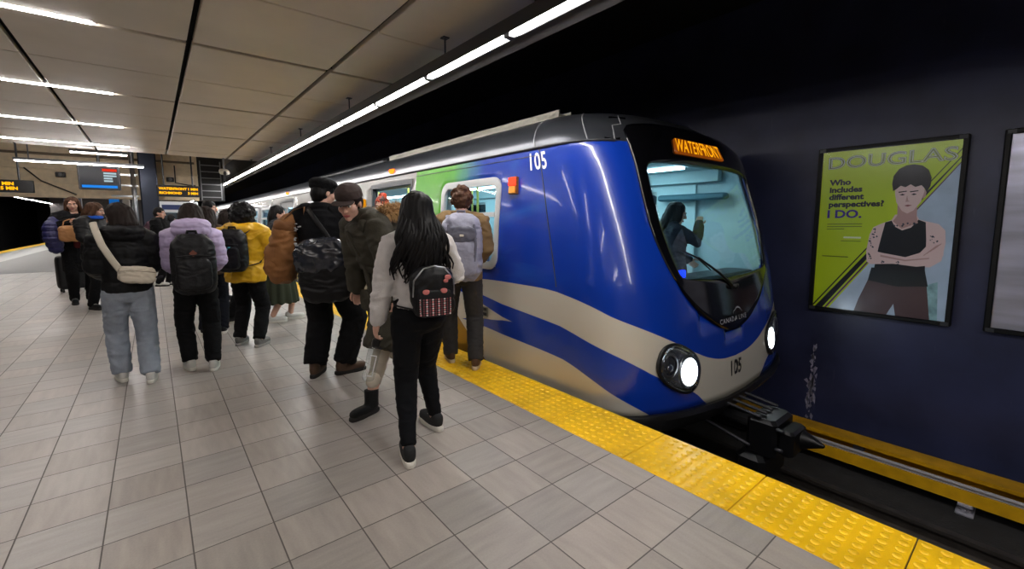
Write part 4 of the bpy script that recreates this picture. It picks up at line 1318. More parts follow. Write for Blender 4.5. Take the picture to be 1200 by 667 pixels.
            if kind == 'sneaker':
                q = B()
                for t in range(4):
                    q.tube([m @ Vector((-.022, .055 + .022 * t, .088 - .007 * t)), m @ Vector((0, .06 + .022 * t, .094 - .008 * t)), m @ Vector((.022, .055 + .022 * t, .088 - .007 * t))], .0032, 5)
                q.obj('laces', M('laces', C(200, 198, 194), .8), sh)
    # ---- hair
    def hair(s, mat, kind, length=.3, name='hair', seed=1):
        b = B(); rnd = random.Random(seed)
        fn = strands()
        s.hell(b, (0, -.022, .034), (.086, .1, .095)); s.hell(b, (0, -.05, -.01), (.082, .075, .085))
        if kind == 'long':
            top_ = s.hp(0, -.06, .04); L = length
            back = s.neck + Vector((0, -.105, 0))
            b.tube([top_, s.hp(0, -.085, -.06), back + Vector((0, -.01, -.04)), back + Vector((0, -.012, -.04 - L * .55)), back + Vector((0, .0, -.04 - L))], [(.085, .07), (.098, .06), (.115, .048), (.10, .038), (.045, .018)], 18, side=(1, 0, 0))
            for sg in (-1, 1):
                b.tube([s.hp(sg * .06, .0, .06), s.hp(sg * .082, .005, -.04), s.neck + Vector((sg * .10, -.02, -.02)), s.neck + Vector((sg * .12, -.06, -.04 - L * .45))], [(.03, .05), (.025, .055), (.03, .05), (.02, .03)], 12)
        elif kind == 'bob':
            b.tube([s.hp(0, -.05, .02), s.hp(0, -.06, -.08), s.hp(0, -.055, -.15)], [(.092, .075), (.098, .07), (.085, .05)], 16, side=(1, 0, 0))
        elif kind == 'curly':
            for t in range(70):
                a, z = rnd.uniform(0, 2 * math.pi), rnd.uniform(-.06, .12)
                r = math.sqrt(max(0, 1 - ((z - .03) / .1) ** 2))
                p = Vector((.086 * r * math.cos(a), -.025 + .1 * r * math.sin(a), z))
                if p.y > .05 and p.z < .06: continue
                s.hell(b, p, rnd.uniform(.018, .03))
            fn = clumps(.008, 60)
        elif kind == 'afro':
            s.hell(b, (0, -.035, .03), (.125, .125, .12)); s.hell(b, (0, -.05, -.05), (.115, .1, .10))
            for t in range(110):
                a, z = rnd.uniform(0, 2 * math.pi), rnd.uniform(-.11, .14)
                r = math.sqrt(max(0, 1 - ((z - .015) / .13) ** 2))
                p = Vector((.12 * r * math.cos(a), -.035 + .12 * r * math.sin(a), z))
                if p.y > .045 and p.z < .07: continue
                s.hell(b, p, rnd.uniform(.02, .032))
            fn = clumps(.01, 50)
        elif kind == 'short':
            s.hell(b, (0, -.06, -.04), (.07, .05, .06))
        elif kind == 'bun':
            s.hell(b, (0, -.05, .12), (.052, .052, .045)); fn = clumps(.008, 45)
        o = b.obj(name, mat, s.root, voxel=.008, sm=3, fn=fn)
        return o
    def locks(s, mat, n, L, seed=2, wave=.018, spread=.115):
        """loose wavy ends lying over the back"""
        b = B(); rnd = random.Random(seed)
        for t in range(n):
            x = rnd.uniform(-1, 1)
            ph = rnd.uniform(0, 6.28); fr = rnd.uniform(18, 28); L2 = L * rnd.uniform(.75, 1.12) * (1 - .25 * abs(x))
            p0 = s.hp(x * .07, -.085 + .05 * abs(x), rnd.uniform(-.02, .06))
            pts, rr = [], []
            for q in range(13):
                f_ = q / 12
                z = p0.z - (L2 + (p0.z - s.neck.z)) * f_
                xx = p0.x * (1 + .6 * min(f_ * 2, 1)) + x * (spread - .07) * f_ + wave * f_ * math.sin(fr * f_ * .35 + ph)
                dep = s.neck.y - .118 - .03 * math.sin(f_ * 3) + .05 * abs(x) ** 2 - rnd.uniform(0, .004)
                yy = p0.y * (1 - min(f_ * 2.5, 1)) + dep * min(f_ * 2.5, 1) + wave * .4 * f_ * math.cos(fr * f_ * .35 + ph)
                pts.append((xx, yy, z)); rr.append((.014 if q else .008) * (1 - .75 * max(0, f_ - .45) / .55) * rnd.uniform(.9, 1.1))
            b.tube(pts, rr, 6)
        return b.obj('hair_locks', mat, s.root, smooth=True)
    def world(s, p):
        a = s.root.rotation_euler.z
        p = Vector(p)
        return Vector((s.root.location.x + p.x * math.cos(a) - p.y * math.sin(a), s.root.location.y + p.x * math.sin(a) + p.y * math.cos(a), p.z + s.root.location.z))
    def attach(s, name, label, cat, p):
        """a separate thing carried by the person, in the person's orientation"""
        t = thing(name, label, cat, s.world(p), s.root.rotation_euler.z)
        return t

def fur(name, mat, parent, centres, r, n, L, seed=1, up=(0, 0, .2)):
    rnd = random.Random(seed); b = B()
    for t in range(n):
        c = Vector(rnd.choice(centres)); d = Vector((rnd.gauss(0, 1), rnd.gauss(0, 1), rnd.gauss(0, 1))).normalized()
        p = c + d * r * rnd.uniform(.5, 1); e = (d + Vector(up) * rnd.random()).normalized(); tip = p + e * L * rnd.uniform(.6, 1.2) + Vector((0, 0, -L * .25))
        sd = e.orthogonal().normalized() * .0035
        s2 = e.cross(sd).normalized() * .0035
        b.add([p + sd, p - sd * .5 + s2, p - sd * .5 - s2, tip], [(0, 1, 3), (1, 2, 3), (2, 0, 3), (0, 2, 1)])
    return b.obj(name, mat, parent)

def backpack(fig, label, cat, w, h, d, zc, mat, straps, gap=.0, name='backpack', xoff=0.0, tilt=0.0, pocket=None, fn=None, both=True, top_round=.6, strapw=.026):
    """a rucksack on the wearer's back; zc = height of its middle"""
    k = fig.k
    back = fig.off(zc).y - .118 * fig.build - gap
    t = fig.attach(name, label, cat, (xoff, back - d / 2, zc))
    m = Matrix.Rotation(math.radians(tilt), 4, 'Y')
    b = B()
    b.sup((0, 0, -.02 * h), (w / 2, d / 2, h * .48), .45, .6, 16, m); b.sup((0, .01, h * .2), (w * .44, d * .42, h * .3), top_round, .7, 14, m)
    b.obj('main_compartment', mat, t, voxel=.009, sm=5, fn=fn or wrinkle(.006, 12, w * 9))
    if pocket:
        q = B(); q.sup((0, -d * .42, -h * .16), (w * .39, d * .2, h * .26), .4, .55, 14, m)
        q.obj('front_pocket', pocket, t, voxel=.008, sm=4, fn=wrinkle(.004, 14, 3))
        q = B(); q.tube([m @ Vector((-w * .36, -d * .5, h * .14)), m @ Vector((0, -d * .6, h * .16)), m @ Vector((w * .36, -d * .5, h * .14))], .0045, 6)
        q.obj('zip', M('zip dark', C(20, 20, 22), .4), t, smooth=True)
    q = B(); q.tube([m @ Vector((-.04, d * .25, h * .45)), m @ Vector((-.03, d * .2, h * .54)), m @ Vector((.03, d * .2, h * .54)), m @ Vector((.04, d * .25, h * .45))], [(.012, .004)] * 4, 8)
    q.obj('carry_handle', straps, t, smooth=True)
    inv = lambda p: Vector(p) - Vector((xoff, back - d / 2, zc))
    for i, sg in enumerate((-1, 1)):
        if not both and sg > 0: continue
        sx = fig.sw * .62 * sg
        S_ = fig.off(1.4 * k); zt = 1.43 * k + gap * .6; r = .135 * fig.build + gap * .7
        pts = [(sx * .7 + xoff * .5, S_.y - r - .01, min(zc + h * .36, zt - .06)), (sx, S_.y - r * .75, zt - .035), (sx, S_.y - .02, zt + .022), (sx * 1.05, S_.y + r * .72, zt - .06), (sx * 1.1, S_.y + r * .98, zt - .2), (sx * 1.35, S_.y + r * .8, zc - h * .12), (sx * 1.6, S_.y - r * .3, zc - h * .32), (w * .4 * sg + xoff, back - d * .2, zc - h * .38)]
        q = B()
        pp_ = [inv(p) for p in pts]
        q.tube(pp_, [(strapw, .008)] * 5 + [(.012, .004)] * 3, 10, side=(1, 0, 0))
        q.obj('shoulder_strap', straps, t, smooth=True)
    return t

BLACKC = M('black cloth', C(14, 14, 16), .9, var=.15, vscale=30, bump=.3, bscale=220, spec=.2)
NAVYC = M('navy black cloth', C(15, 17, 26), .9, var=.15, vscale=30, bump=.3, bscale=220, spec=.2)
BLACKN = M('black nylon', C(14, 14, 17), .5, spec=.3, var=.15, vscale=12, bump=.15, bscale=90)
HAIRB = M('black hair', C(11, 9, 10), .55, var=.3, vscale=30, stretch=(6, 6, .6), spec=.22)
HAIRD = M('dark brown hair', C(32, 22, 18), .6, var=.3, vscale=30, stretch=(6, 6, .6), spec=.2)
HAIRM = M('brown hair', C(78, 52, 36), .6, var=.3, vscale=30, stretch=(5, 5, .8), spec=.25)
WSOLE = M('white rubber', C(214, 210, 200), .6)
DSOLE = M('dark rubber', C(30, 28, 27), .7)

# --- woman in the white sweater, walking away
w = Fig('woman with long black hair in a white sweater and black leggings, seen from behind', (1.24, 2.43), (.25, .97), 1.56, .152,
        feet=((-.125, -.19, 4, 0, 0), (.125, .17, -14, 0, 0)), hands=((-.25, .06, .775), (.16, .26, .98)), elbow=((-.6, -.8, 0), (.7, -.7, -.2)), hipw=.083, build=.86)
w.body(.006, curl=(42, 40))
w.top(M('white knit', C(205, 200, 198), .9, var=.06, vscale=20, bump=.5, bscale=160, sheen=.2), .965, .018, (.068, .064, .046), fn=wrinkle(.009, 9, 2), name='sweater', cuff=.97, waist=1.15)
w.trousers(M('black leggings', C(10, 11, 15), .85, spec=.2, var=.1, vscale=30), (.098, .068, .043), .10, name='leggings', top=1.05, seat=.012)
w.shoes(M('black mesh sneaker', C(22, 22, 24), .8, var=.3, vscale=60), WSOLE, scale=1.08)
w.hair(HAIRB, 'long', .20); w.locks(HAIRB, 80, .29, 5, .034, .13)
bp = backpack(w, 'small black backpack with a pink patterned front, on the back of the woman in white', 'backpack', .25, .29, .12, 1.0, BLACKN, BLACKN, gap=.015, xoff=.04, tilt=-4, strapw=.014, pocket=None)
q = B(); q.sup((0, -.052, -.062), (.098, .022, .078), .3, .5, 14); q.obj('front_pocket', BLACKN, bp, voxel=.006, sm=3)
pats = {'pink': B(), 'white': B(), 'wine': B()}
rr = random.Random(3)
for i in range(11):
    for j in range(8):
        x, z = -.085 + i * .017, -.125 + j * .0125
        y = -.079 + .012 * (abs(x) / .09) ** 3
        kx = ('pink', 'wine', 'white', 'wine')[(i + j * 2) % 4]
        s_ = .0072
        pats[kx].add([(x - s_, y, z), (x, y - .001, z - s_ * .8), (x + s_, y, z), (x, y - .001, z + s_ * .8)], [(0, 1, 2, 3)])
for kx, c_ in (('pink', C(226, 150, 150)), ('white', C(218, 208, 206)), ('wine', C(110, 52, 60))):
    pats[kx].obj('pattern_print', M('print ' + kx + ' patch', c_, .7), bp)
for x, z, s_ in ((-.052, .005, .02), (.05, .008, .02), (.075, .085, .019), (.062, .065, .014)):
    q = B(); q.sup((x, -.068, z), (s_, .008, s_ * .75), .8, .9, 10)
    q.obj('patch', M('rose patch', C(196, 112, 108), .8), bp)
q = B(); q.tube([(-.12, -.035, -.02), (-.115, -.045, .07), (-.06, -.05, .138), (.0, -.052, .150), (.06, -.05, .138), (.115, -.045, .07), (.12, -.035, -.02)], .005, 6)
q.obj('zip', STEEL, bp, smooth=True)
# water bottle hanging from her left hand
hp_ = w.world(w.wr[0] + (w.wr[0] - w.el[0]).normalized() * .115)
bt = thing('water_bottle', 'clear water bottle with black cap held by the woman in white', 'bottle', hp_ + Vector((0.01, -.01, -.02)), math.radians(-20))
mt = Matrix.Rotation(math.radians(14), 4, 'Y') @ Matrix.Rotation(math.radians(6), 4, 'X')
def prof_lathe(pts, n=24, m=None):
    b = B(); b.loft([[Vector((r * math.cos(2 * math.pi * k / n), r * math.sin(2 * math.pi * k / n), z)) for k in range(n)] for r, z in pts], m); return b
prof_lathe([(.02, -.03), (.036, -.05), (.038, -.07), (.037, -.14), (.038, -.24), (.034, -.255), (.012, -.258)], 24, mt).obj('body', glass('bottle plastic', (.9, .92, .93), 1.45, .05), bt, smooth=True, ang=50)
prof_lathe([(.008, .012), (.024, .01), (.027, .0), (.027, -.03), (.022, -.038)], 24, mt).obj('cap', BLACKP, bt, smooth=True, ang=40)
q = B()
for sx in (-1, 1):
    q.tube([mt @ Vector((sx * .016, -.039, -.085)), mt @ Vector((sx * .016, -.040, -.215))], .0035, 6)
q.tube([mt @ Vector((-.016, -.04, -.215)), mt @ Vector((.016, -.04, -.215))], .0035, 6); q.tube([mt @ Vector((-.016, -.039, -.085)), mt @ Vector((.016, -.039, -.085))], .0035, 6)
q.obj('side_grip', M('pale plastic', C(222, 222, 224), .3), bt, smooth=True)

# --- man with the grey backpack waiting on the yellow strip
w = Fig('curly haired man in a tan jacket standing on the yellow strip by the train', (2.275, 3.56), (.53, .85), 1.715, .19,
        feet=((-.12, .12, -12, 0, .006), (.12, -.12, 8, 0, .006)), hands=((-.12, .2, .98), (.14, .2, .98)), head=(18, 12, 0))
w.body(.0065, fingers=True)
w.top(M('tan jacket cloth', C(128, 102, 66), .85, var=.1, bump=.3, bscale=140), .84, .045, (.09, .075, .06), fn=wrinkle(.009, 8, 5), collar=.05)
w.trousers(M('dark grey trousers', C(46, 44, 44), .85, var=.12, vscale=30), (.105, .085, .07), .075)
w.shoes(M('brown suede', C(80, 56, 40), .85, var=.2), M('gum sole', C(196, 176, 150), .6))
w.hair(HAIRM, 'curly')
GB = M('grey lilac nylon', C(146, 146, 164), .6, var=.14, vscale=10, bump=.25, bscale=60)
bp = backpack(w, 'large grey backpack worn by the man in the tan jacket', 'backpack', .36, .60, .22, 1.17, GB, M('grey strap', C(120, 120, 138), .7), gap=.03, pocket=GB, fn=wrinkle(.011, 8, 4))
q = B(); q.sup((0, -.1, .12), (.13, .035, .07), .6, .6, 12); q.obj('lid_flap', M('dark grey nylon', C(92, 92, 106), .6), bp, voxel=.008, sm=3, fn=wrinkle(.006, 14, 2))
for sx in (-1, 1):
    q = B(); q.tube([(sx * .11, -.11, .2), (sx * .12, -.135, .02), (sx * .1, -.12, -.2)], [(.012, .004)] * 3, 8, side=(1, 0, 0)); q.obj('compression_strap', M('dark grey nylon'), bp, smooth=True)
q = B(); q.bbox(-.018, -.142, .1, .018, -.134, .12, .003); q.obj('buckle', M('pale buckle', C(214, 206, 190), .5), bp)

# --- man in black with flat cap
w = Fig('tall man in black wearing a flat cap and brown boots, seen from behind', (1.18, 4.12), (.62, .78), 1.78, .205,
        feet=((-.11, -.04, -2, 0, 0), (.13, .03, 52, 0, 0)), hands=((-.10, .30, 1.05), (.12, .30, 1.02)), head=(42, 8, 0))
w.body(.0065)
w.top(M('black denim', C(16, 16, 19), .9, spec=.2, var=.2, bump=.25, bscale=120), .83, .05, (.1, .085, .065), fn=wrinkle(.009, 7, 8), collar=.06)
q = B(); rr = random.Random(8)
q = B()
for j, (z, x) in enumerate(((1.37, -.17), (1.34, -.18), (1.25, -.19), (1.21, -.2), (1.17, -.185), (1.13, -.19), (1.10, -.195))):
    for t in range(3):
        xx, zz, s_ = x + rr.uniform(-.02, .03), z + rr.uniform(-.015, .015), rr.uniform(.008, .016)
        yb = -.145 - .0 * abs(xx)
        q.sup((xx, yb + .03 * ((abs(xx) / .2) ** 2), zz), (s_, .012, s_ * .5), .8, .8, 6)
q.obj('print_patch', M('white print', C(196, 196, 198), .7), w.root, smooth=True)
w.trousers(BLACKC, (.122, .108, .098), .11, fn=wrinkle(.008, 8, 6), seat=.01)
w.shoes(M('brown boot leather', C(78, 56, 40), .65, var=.25), DSOLE, 'boot', .98)
w.hair(HAIRB, 'short')
b = B(); w.hell(b, (0, -.02, .075), (.108, .122, .052)); w.hell(b, (0, -.03, .045), (.094, .108, .04)); cap = b.obj('flat_cap', BLACKC, w.root, voxel=.007, sm=4, fn=wrinkle(.004, 18, 1))
b = B(); b.sup((0, .085, .042), (.072, .07, .009), .8, .8, 12, w.H @ Matrix.Rotation(math.radians(-8), 4, 'X')); b.obj('cap_peak', BLACKN, cap, smooth=True)
# black shoulder bag with a glossy flap
sbg = w.attach('shoulder_bag', 'black shoulder bag with a glossy flap across the back of the man in black', 'bag', (.10, -.28, 1.02))
mt = Matrix.Rotation(math.radians(-6), 4, 'Y')
b = B(); b.sup((.02, 0, -.06), (.225, .10, .235), .6, .65, 16, mt); b.obj('bag_body', BLACKN, sbg, voxel=.008, sm=4, fn=wrinkle(.010, 8, 3))
b = B(); b.sup((.02, -.03, .09), (.22, .085, .15), .7, .7, 16, mt); b.obj('flap', M('glossy grey vinyl', C(40, 43, 52), .25, var=.3, vscale=9, coat=.4), sbg, voxel=.008, sm=3, fn=wrinkle(.014, 9, 5))
inv = lambda p: Vector(p) - Vector((.10, -.28, 1.02))
b = B(); b.tube([inv(p) for p in ((.24, -.2, 1.06), (.10, -.185, 1.3), (-.06, -.13, 1.5), (-.14, -.02, 1.535), (-.13, .12, 1.48))], [(.02, .005)] * 5, 8); b.obj('strap', BLACKN, sbg, smooth=True)
# tan rucksack hanging at his left side
TAN = M('tan canvas', C(140, 92, 48), .75, var=.16, vscale=8, bump=.3, bscale=70)
rk = w.attach('rucksack', 'large tan canvas rucksack slung at the left side of the man in black', 'backpack', (-.315, -.06, 1.17))
mt = Matrix.Rotation(math.radians(7), 4, 'Y')
b = B(); b.sup((0, 0, -.05), (.095, .15, .26), .55, .65, 18, mt); b.sup((.02, 0, .17), (.07, .12, .14), .8, .8, 14, mt); b.obj('main_compartment', TAN, rk, voxel=.009, sm=4, fn=wrinkle(.013, 8, 6))
b = B(); b.sup((-.05, -.08, -.1), (.06, .08, .14), .5, .6, 14, mt); b.obj('side_pocket', TAN, rk, voxel=.009, sm=4, fn=wrinkle(.008, 9, 2))
b = B(); b.sup((.01, -.01, .2), (.085, .135, .05), .7, .7, 14, mt); b.obj('top_flap', M('tan flap', C(124, 80, 42), .75, var=.16), rk, voxel=.009, sm=4, fn=wrinkle(.008, 9, 7))
for dy in (-.1, .08):
    b = B(); b.tube([(.03, dy, .22), (.12, dy * .6, .33), (.2, dy * .3, .36), (.2, dy + .06, .2)], [(.018, .005)] * 4, 8, side=(0, 1, 0)); b.obj('shoulder_strap', M('strap tan', C(110, 72, 40), .7), rk, smooth=True)

# --- person in the olive parka, walking with head bent
w = Fig('person in a long olive parka and brown cap walking with head bent down', (1.41, 3.30), (-.95, -.14), 1.69, .175,
        feet=((-.20, .30, -10, 0, 0), (.05, -.30, 0, 25, 0)), hands=((-.26, .10, .84), (.26, .12, .86)), elbow=((-.5, -.7, 0), (.5, -.7, 0)), lean=.46, head=(-40, 20, 0), hip=(0, -.06), hfwd=.085)
w.body(.006)
PARKA = M('olive parka cloth', C(52, 48, 36), .8, var=.14, vscale=14, bump=.3, bscale=90)
w.trousers(M('pale trousers', C(176, 166, 150), .85, var=.06), (.095, .066, .048), .2, name='trousers')
w.top(PARKA, .40, .05, (.098, .085, .065), fn=wrinkle(.012, 7, 4), name='parka', collar=.07, flare=.015, voxel=.01,
      extra=lambda b: [b.tube([w.hips[i] + Vector((0, 0, .05)), w.knee[i].lerp(w.ank[i], .12)], [(.16, .15), (.15, .14)], 18, side=(1, 0, 0), rnd=False) for i in (0, 1)])
b = B(); b.tube([w.neck + Vector((-.13, .06, -.05)), w.neck + Vector((-.14, -.05, -.01)), w.neck + Vector((-.07, -.19, -.04)), w.neck + Vector((.07, -.19, -.04)), w.neck + Vector((.14, -.05, -.01)), w.neck + Vector((.13, .06, -.05))], .05, 12)
b.sup(w.neck + Vector((0, -.17, -.09)), (.13, .07, .12), .8, .8, 12); hd = b.obj('hood', PARKA, w.root, voxel=.009, sm=4, fn=wrinkle(.008, 10, 3))
cs = []
for t in range(30):
    a = math.pi * (1.0 + t / 29)
    cs.append(w.neck + Vector((.185 * math.cos(a), -.06 + .20 * math.sin(a), .045 + .02 * math.sin(a * 2))))
FUR = M('tan fur', C(176, 140, 94), .8, var=.3, vscale=60)
b = B()
for c in cs: b.ell(c, .043, n=7)
b.obj('fur_base', M('fur base', C(122, 92, 58), .95, var=.3, vscale=50), hd, voxel=.009, sm=2, fn=clumps(.012, 40))
o = fur('fur_trim', FUR, hd, cs, .05, 3000, .048, 4)
o['kind'] = 'stuff'
for sx in (-1, 1):
    b = B(); b.sup((sx * .13, .105, .78), (.08, .018, .08), .3, .4, 12); b.obj('pocket', PARKA, w.root, voxel=.008, sm=3, fn=wrinkle(.005, 12, 5))
b = B(); b.tube([Vector((0.0, w.off(z).y + .168, z)) for z in (1.33, 1.2, 1.0, .8, .6, .44)], [(.02, .008)] * 6, 8, side=(1, 0, 0)); b.obj('front_placket', M('parka placket', C(54, 50, 38), .8), w.root, smooth=True)
w.shoes(M('black boot leather', C(14, 14, 15), .6, var=.2, spec=.3), DSOLE, 'boot', .9)
b = B(); b.tube([w.ank[0] + Vector((0, -.02, .12)), w.ank[0] + Vector((0, -.03, .14))], .05, 16, rnd=True); b.obj('boot_cuff', M('cream cuff', C(206, 196, 178), .9), w.root, smooth=True)
w.hair(HAIRD, 'short')
CAPB = M('brown cap cloth', C(48, 34, 30), .85, var=.12, vscale=20)
b = B(); w.hell(b, (0, -.015, .068), (.094, .112, .076)); w.hell(b, (0, -.015, .045), (.097, .114, .026)); cap = b.obj('cap', CAPB, w.root, voxel=.007, sm=5, fn=wrinkle(.003, 18, 1))
b = B(); b.sup((0, .105, .040), (.08, .062, .008), .8, .85, 12, w.H @ Matrix.Rotation(math.radians(-4), 4, 'X')); b.obj('cap_peak', CAPB, cap, smooth=True)
b = B(); w.hell(b, (0, -.015, .138), (.012, .012, .006)); b.obj('cap_button', CAPB, cap, smooth=True)

# --- woman in the black puffer and pale jeans
w = Fig('woman in a black puffer jacket and pale blue jeans, seen from behind', (-.20, 5.03), (-.12, .99), 1.55, .15,
        hipw=.082, feet=((-.085, .11, -6, 0, 0), (.09, -.10, 12, 0, 0)), hands=((-.13, .22, .95), (.13, .24, .95)), elbow=((-.3, -.9, 0), (.3, -.9, 0)), head=(-25, 10, 0), build=.82)
w.body(.007)
w.top(M('black puffer', C(12, 12, 15), .6, spec=.25, var=.1), .885, .05, (.09, .08, .055), fn=puffer(.010, .1, 3), name='puffer_jacket', collar=.10, hood=(.0, .13, .07, .06))
w.trousers(M('pale denim', C(140, 148, 160), .85, var=.12, vscale=18, bump=.3, bscale=200), (.100, .080, .068), .075, fn=wrinkle(.007, 9, 3), name='jeans')
w.shoes(M('white sneaker leather', C(205, 203, 198), .6), WSOLE)
w.hair(HAIRD, 'bob')
bb = w.attach('belt_bag', 'cream belt bag strapped across the back of the black puffer jacket', 'bag', (.05, -.235, .965))
mt = Matrix.Rotation(math.radians(8), 4, 'Y')
CREAM = M('cream canvas', C(192, 182, 166), .8, var=.08)
b = B(); b.sup((0, 0, 0), (.122, .045, .07), .55, .5, 14, mt); b.obj('pouch', CREAM, bb, voxel=.007, sm=3, fn=wrinkle(.006, 14, 2))
b = B(); b.tube([mt @ Vector((-.12, -.042, .03)), mt @ Vector((0, -.048, .036)), mt @ Vector((.12, -.042, .03))], .004, 6); b.obj('zip', M('zip beige', C(150, 140, 124), .5), bb, smooth=True)
inv = lambda p: Vector(p) - Vector((.05, -.235, .965))
b = B(); b.tube([inv(p) for p in ((-.05, -.232, 1.0), (-.10, -.225, 1.1), (-.15, -.21, 1.22), (-.175, -.16, 1.33), (-.18, -.02, 1.40), (-.16, .12, 1.32))], [(.024, .006)] * 6, 8); b.obj('strap', CREAM, bb, smooth=True)
b = B(); b.tube([inv(p) for p in ((.15, -.22, .94), (.21, -.14, .92), (.23, 0, .92))], [(.02, .006)] * 3, 8); b.obj('strap', BLACKN, bb, smooth=True)

# --- lavender puffer
w = Fig('person in a lavender puffer jacket and black trousers, seen from behind', (.28, 5.04), (.06, 1), 1.56, .15,
        hipw=.082, feet=((-.09, .06, -14, 0, 0), (.09, -.07, 8, 0, 0)), hands=((-.13, .24, .95), (.13, .24, .95)), elbow=((-.3, -.9, 0), (.3, -.9, 0)), head=(8, 14, 0), build=.82)
w.body(.007)
w.top(M('lavender puffer', C(186, 170, 206), .5, var=.06), .86, .045, (.092, .082, .055), fn=puffer(.011, .09, 5), name='puffer_jacket', collar=.07, hood=(.035, .15, .09, .085))
w.trousers(BLACKC, (.094, .075, .06), .09, fn=wrinkle(.007, 9, 4))
w.shoes(M('white sneaker leather'), WSOLE)
w.hair(HAIRD, 'long', .10)
bp = backpack(w, 'black backpack with a brown logo patch on the lavender jacket', 'backpack', .33, .54, .17, 1.03, BLACKN, BLACKN, gap=.05, pocket=BLACKN)
b = B(); b.loft([[Vector((.03 * math.cos(a), yy, .10 + .03 * math.sin(a))) for a in (0, math.pi / 2, math.pi, 3 * math.pi / 2)] for yy in (-.083, -.094)]); b.obj('logo_patch', M('brown patch', C(112, 62, 44), .7), bp)

# --- yellow jacket
w = Fig('person in a bright yellow jacket with a round mass of black hair', (.78, 5.7), (.58, .81), 1.57, .19,
        feet=((-.13, .03, -4, 0, 0), (.13, -.05, 6, 0, 0)), hands=((-.1, .30, 1.02), (.16, .28, .92)), elbow=((-.6, -.6, 0), (.6, -.6, 0)), head=(-10, 14, 0), build=.96)
w.body(.007)
YJ = M('yellow rain cloth', C(214, 164, 12), .5, var=.08, vscale=9, bump=.15, bscale=60)
w.top(YJ, .80, .055, (.10, .085, .065), fn=wrinkle(.013, 8, 3), collar=.05, hood=(-.01, .14, .085, .06))
w.trousers(BLACKC, (.095, .077, .062), .09, fn=wrinkle(.007, 9, 5))
w.shoes(M('grey sneaker', C(110, 108, 106), .75, var=.15), M('grey rubber', C(150, 146, 140), .7))
w.hair(HAIRB, 'afro')
bp = backpack(w, 'black backpack on the back of the person in yellow', 'backpack', .31, .46, .17, 1.10, BLACKN, BLACKN, gap=.05, pocket=BLACKN)
q = B()
for t in range(5):
    q.sup((-.05 + .022 * t, -.115, .02 + .018 * (t % 3)), (.012, .006, .009), .8, .8, 6)
q.obj('badge', M('teal badge', C(60, 150, 160), .5), bp, smooth=True)

# --- woman in the long green skirt
w = Fig('woman in a dark jacket and long dark green skirt with white shoes, facing the train', (1.34, 6.85), (.96, -.25), 1.62, .175,
        feet=((-.09, .12, 0, 0, 0), (.09, -.1, 0, 0, 0)), hands=((-.1, .30, 1.0), (.12, .28, 1.0)), head=(0, 14, 0))
w.body(.0075)
w.top(M('dark slate cloth', C(34, 38, 46), .8, var=.12), .86, .05, (.095, .08, .06), fn=wrinkle(.009, 8, 5), collar=.08)
b = B(); b.tube([Vector((0, 0, z)) for z in (.98, .88, .7, .5, .28)], [(.15, .12), (.185, .15), (.21, .18), (.24, .21), (.265, .235)], 28, side=(1, 0, 0), rnd=False)
b.obj('skirt', M('dark green cloth', C(38, 44, 26), .85, var=.12), w.root, voxel=.01, sm=3, fn=lambda p: .014 * math.sin(math.atan2(p.y, p.x) * 14) * max(0, min(1, (1 - p.z) * 1.6)))
w.shoes(M('white sneaker leather'), WSOLE)
w.hair(HAIRB, 'bob')

# --- person with a red topknot by the train door
w = Fig('person with a red topknot and grey scarf beside the open train door', (2.20, 5.2), (-.55, -.83), 1.70, .18,
        feet=((-.09, .03, 0, 0, 0), (.09, -.03, 0, 0, 0)), head=(10, 6, 0))
w.body(.0075)
w.top(M('charcoal coat', C(40, 40, 42), .85, var=.1), .5, .045, fn=wrinkle(.009, 8, 5), name='coat')
w.trousers(BLACKC); w.shoes(BLACKN, DSOLE)
w.hair(M('auburn hair', C(70, 36, 26), .5), 'short'); w.hair(M('red hair', C(178, 58, 28), .6, var=.2, vscale=40), 'bun', name='topknot')
b = B()
for dz, r in ((-.02, .1), (.03, .105), (.075, .095)):
    b.tube([w.neck + Vector((r * math.cos(a), .01 + r * math.sin(a), dz)) for a in np.linspace(0, 2 * math.pi, 13)], .036, 10)
b.obj('scarf', M('grey green scarf', C(96, 100, 92), .95, var=.2, vscale=40, bump=.5, bscale=120), w.root, voxel=.009, sm=3, fn=wrinkle(.008, 14, 2))

# --- woman on the left with tan handbag
w = Fig('woman with long brown hair facing the camera, tan handbag on her arm', (-1.02, 10.6), (.25, -.97), 1.84, .185,
        feet=((-.1, .02, -8, 0, 0), (.1, -.02, 8, 0, 0)), hands=((-.14, .28, 1.12), (.14, .28, 1.40)), elbow=((-.6, -.4, -.5), (.6, -.3, -.6)), head=(14, 6, 0))
w.body(.0075)
w.trousers(BLACKC)
w.top(M('dark wine knit', C(96, 24, 30), .85), .95, .02, (.07, .06, .05), name='sweater')
w.top(M('black coat', C(16, 16, 19), .85, spec=.2), .52, .05, (.095, .085, .065), fn=wrinkle(.009, 8, 5), name='coat')
b = B(); b.tube([Vector((0.02, .168, z)) for z in (1.45, 1.25, 1.0)], [(.03, .012), (.045, .012), (.05, .012)], 8, side=(1, 0, 0)); b.obj('sweater_front', M('dark wine knit'), w.root, smooth=True)
for sx in (-1, 1):
    b = B(); b.tube([w.neck + Vector((sx * .06, -.06, .03)), w.neck + Vector((sx * .085, .06, .0)), w.neck + Vector((sx * .08, .155, -.16)), w.neck + Vector((sx * .075, .17, -.42))], [(.035, .015)] * 4, 10, side=(1, 0, 0)); b.obj('scarf', M('cream scarf', C(200, 190, 178), .9), w.root, smooth=True)
b = B(); b.tube([Vector((.26, .06, 1.42)), Vector((.31, .18, 1.32)), Vector((.31, .24, 1.14)), Vector((.29, .2, .98))], [.08, .11, .12, .09], 14)
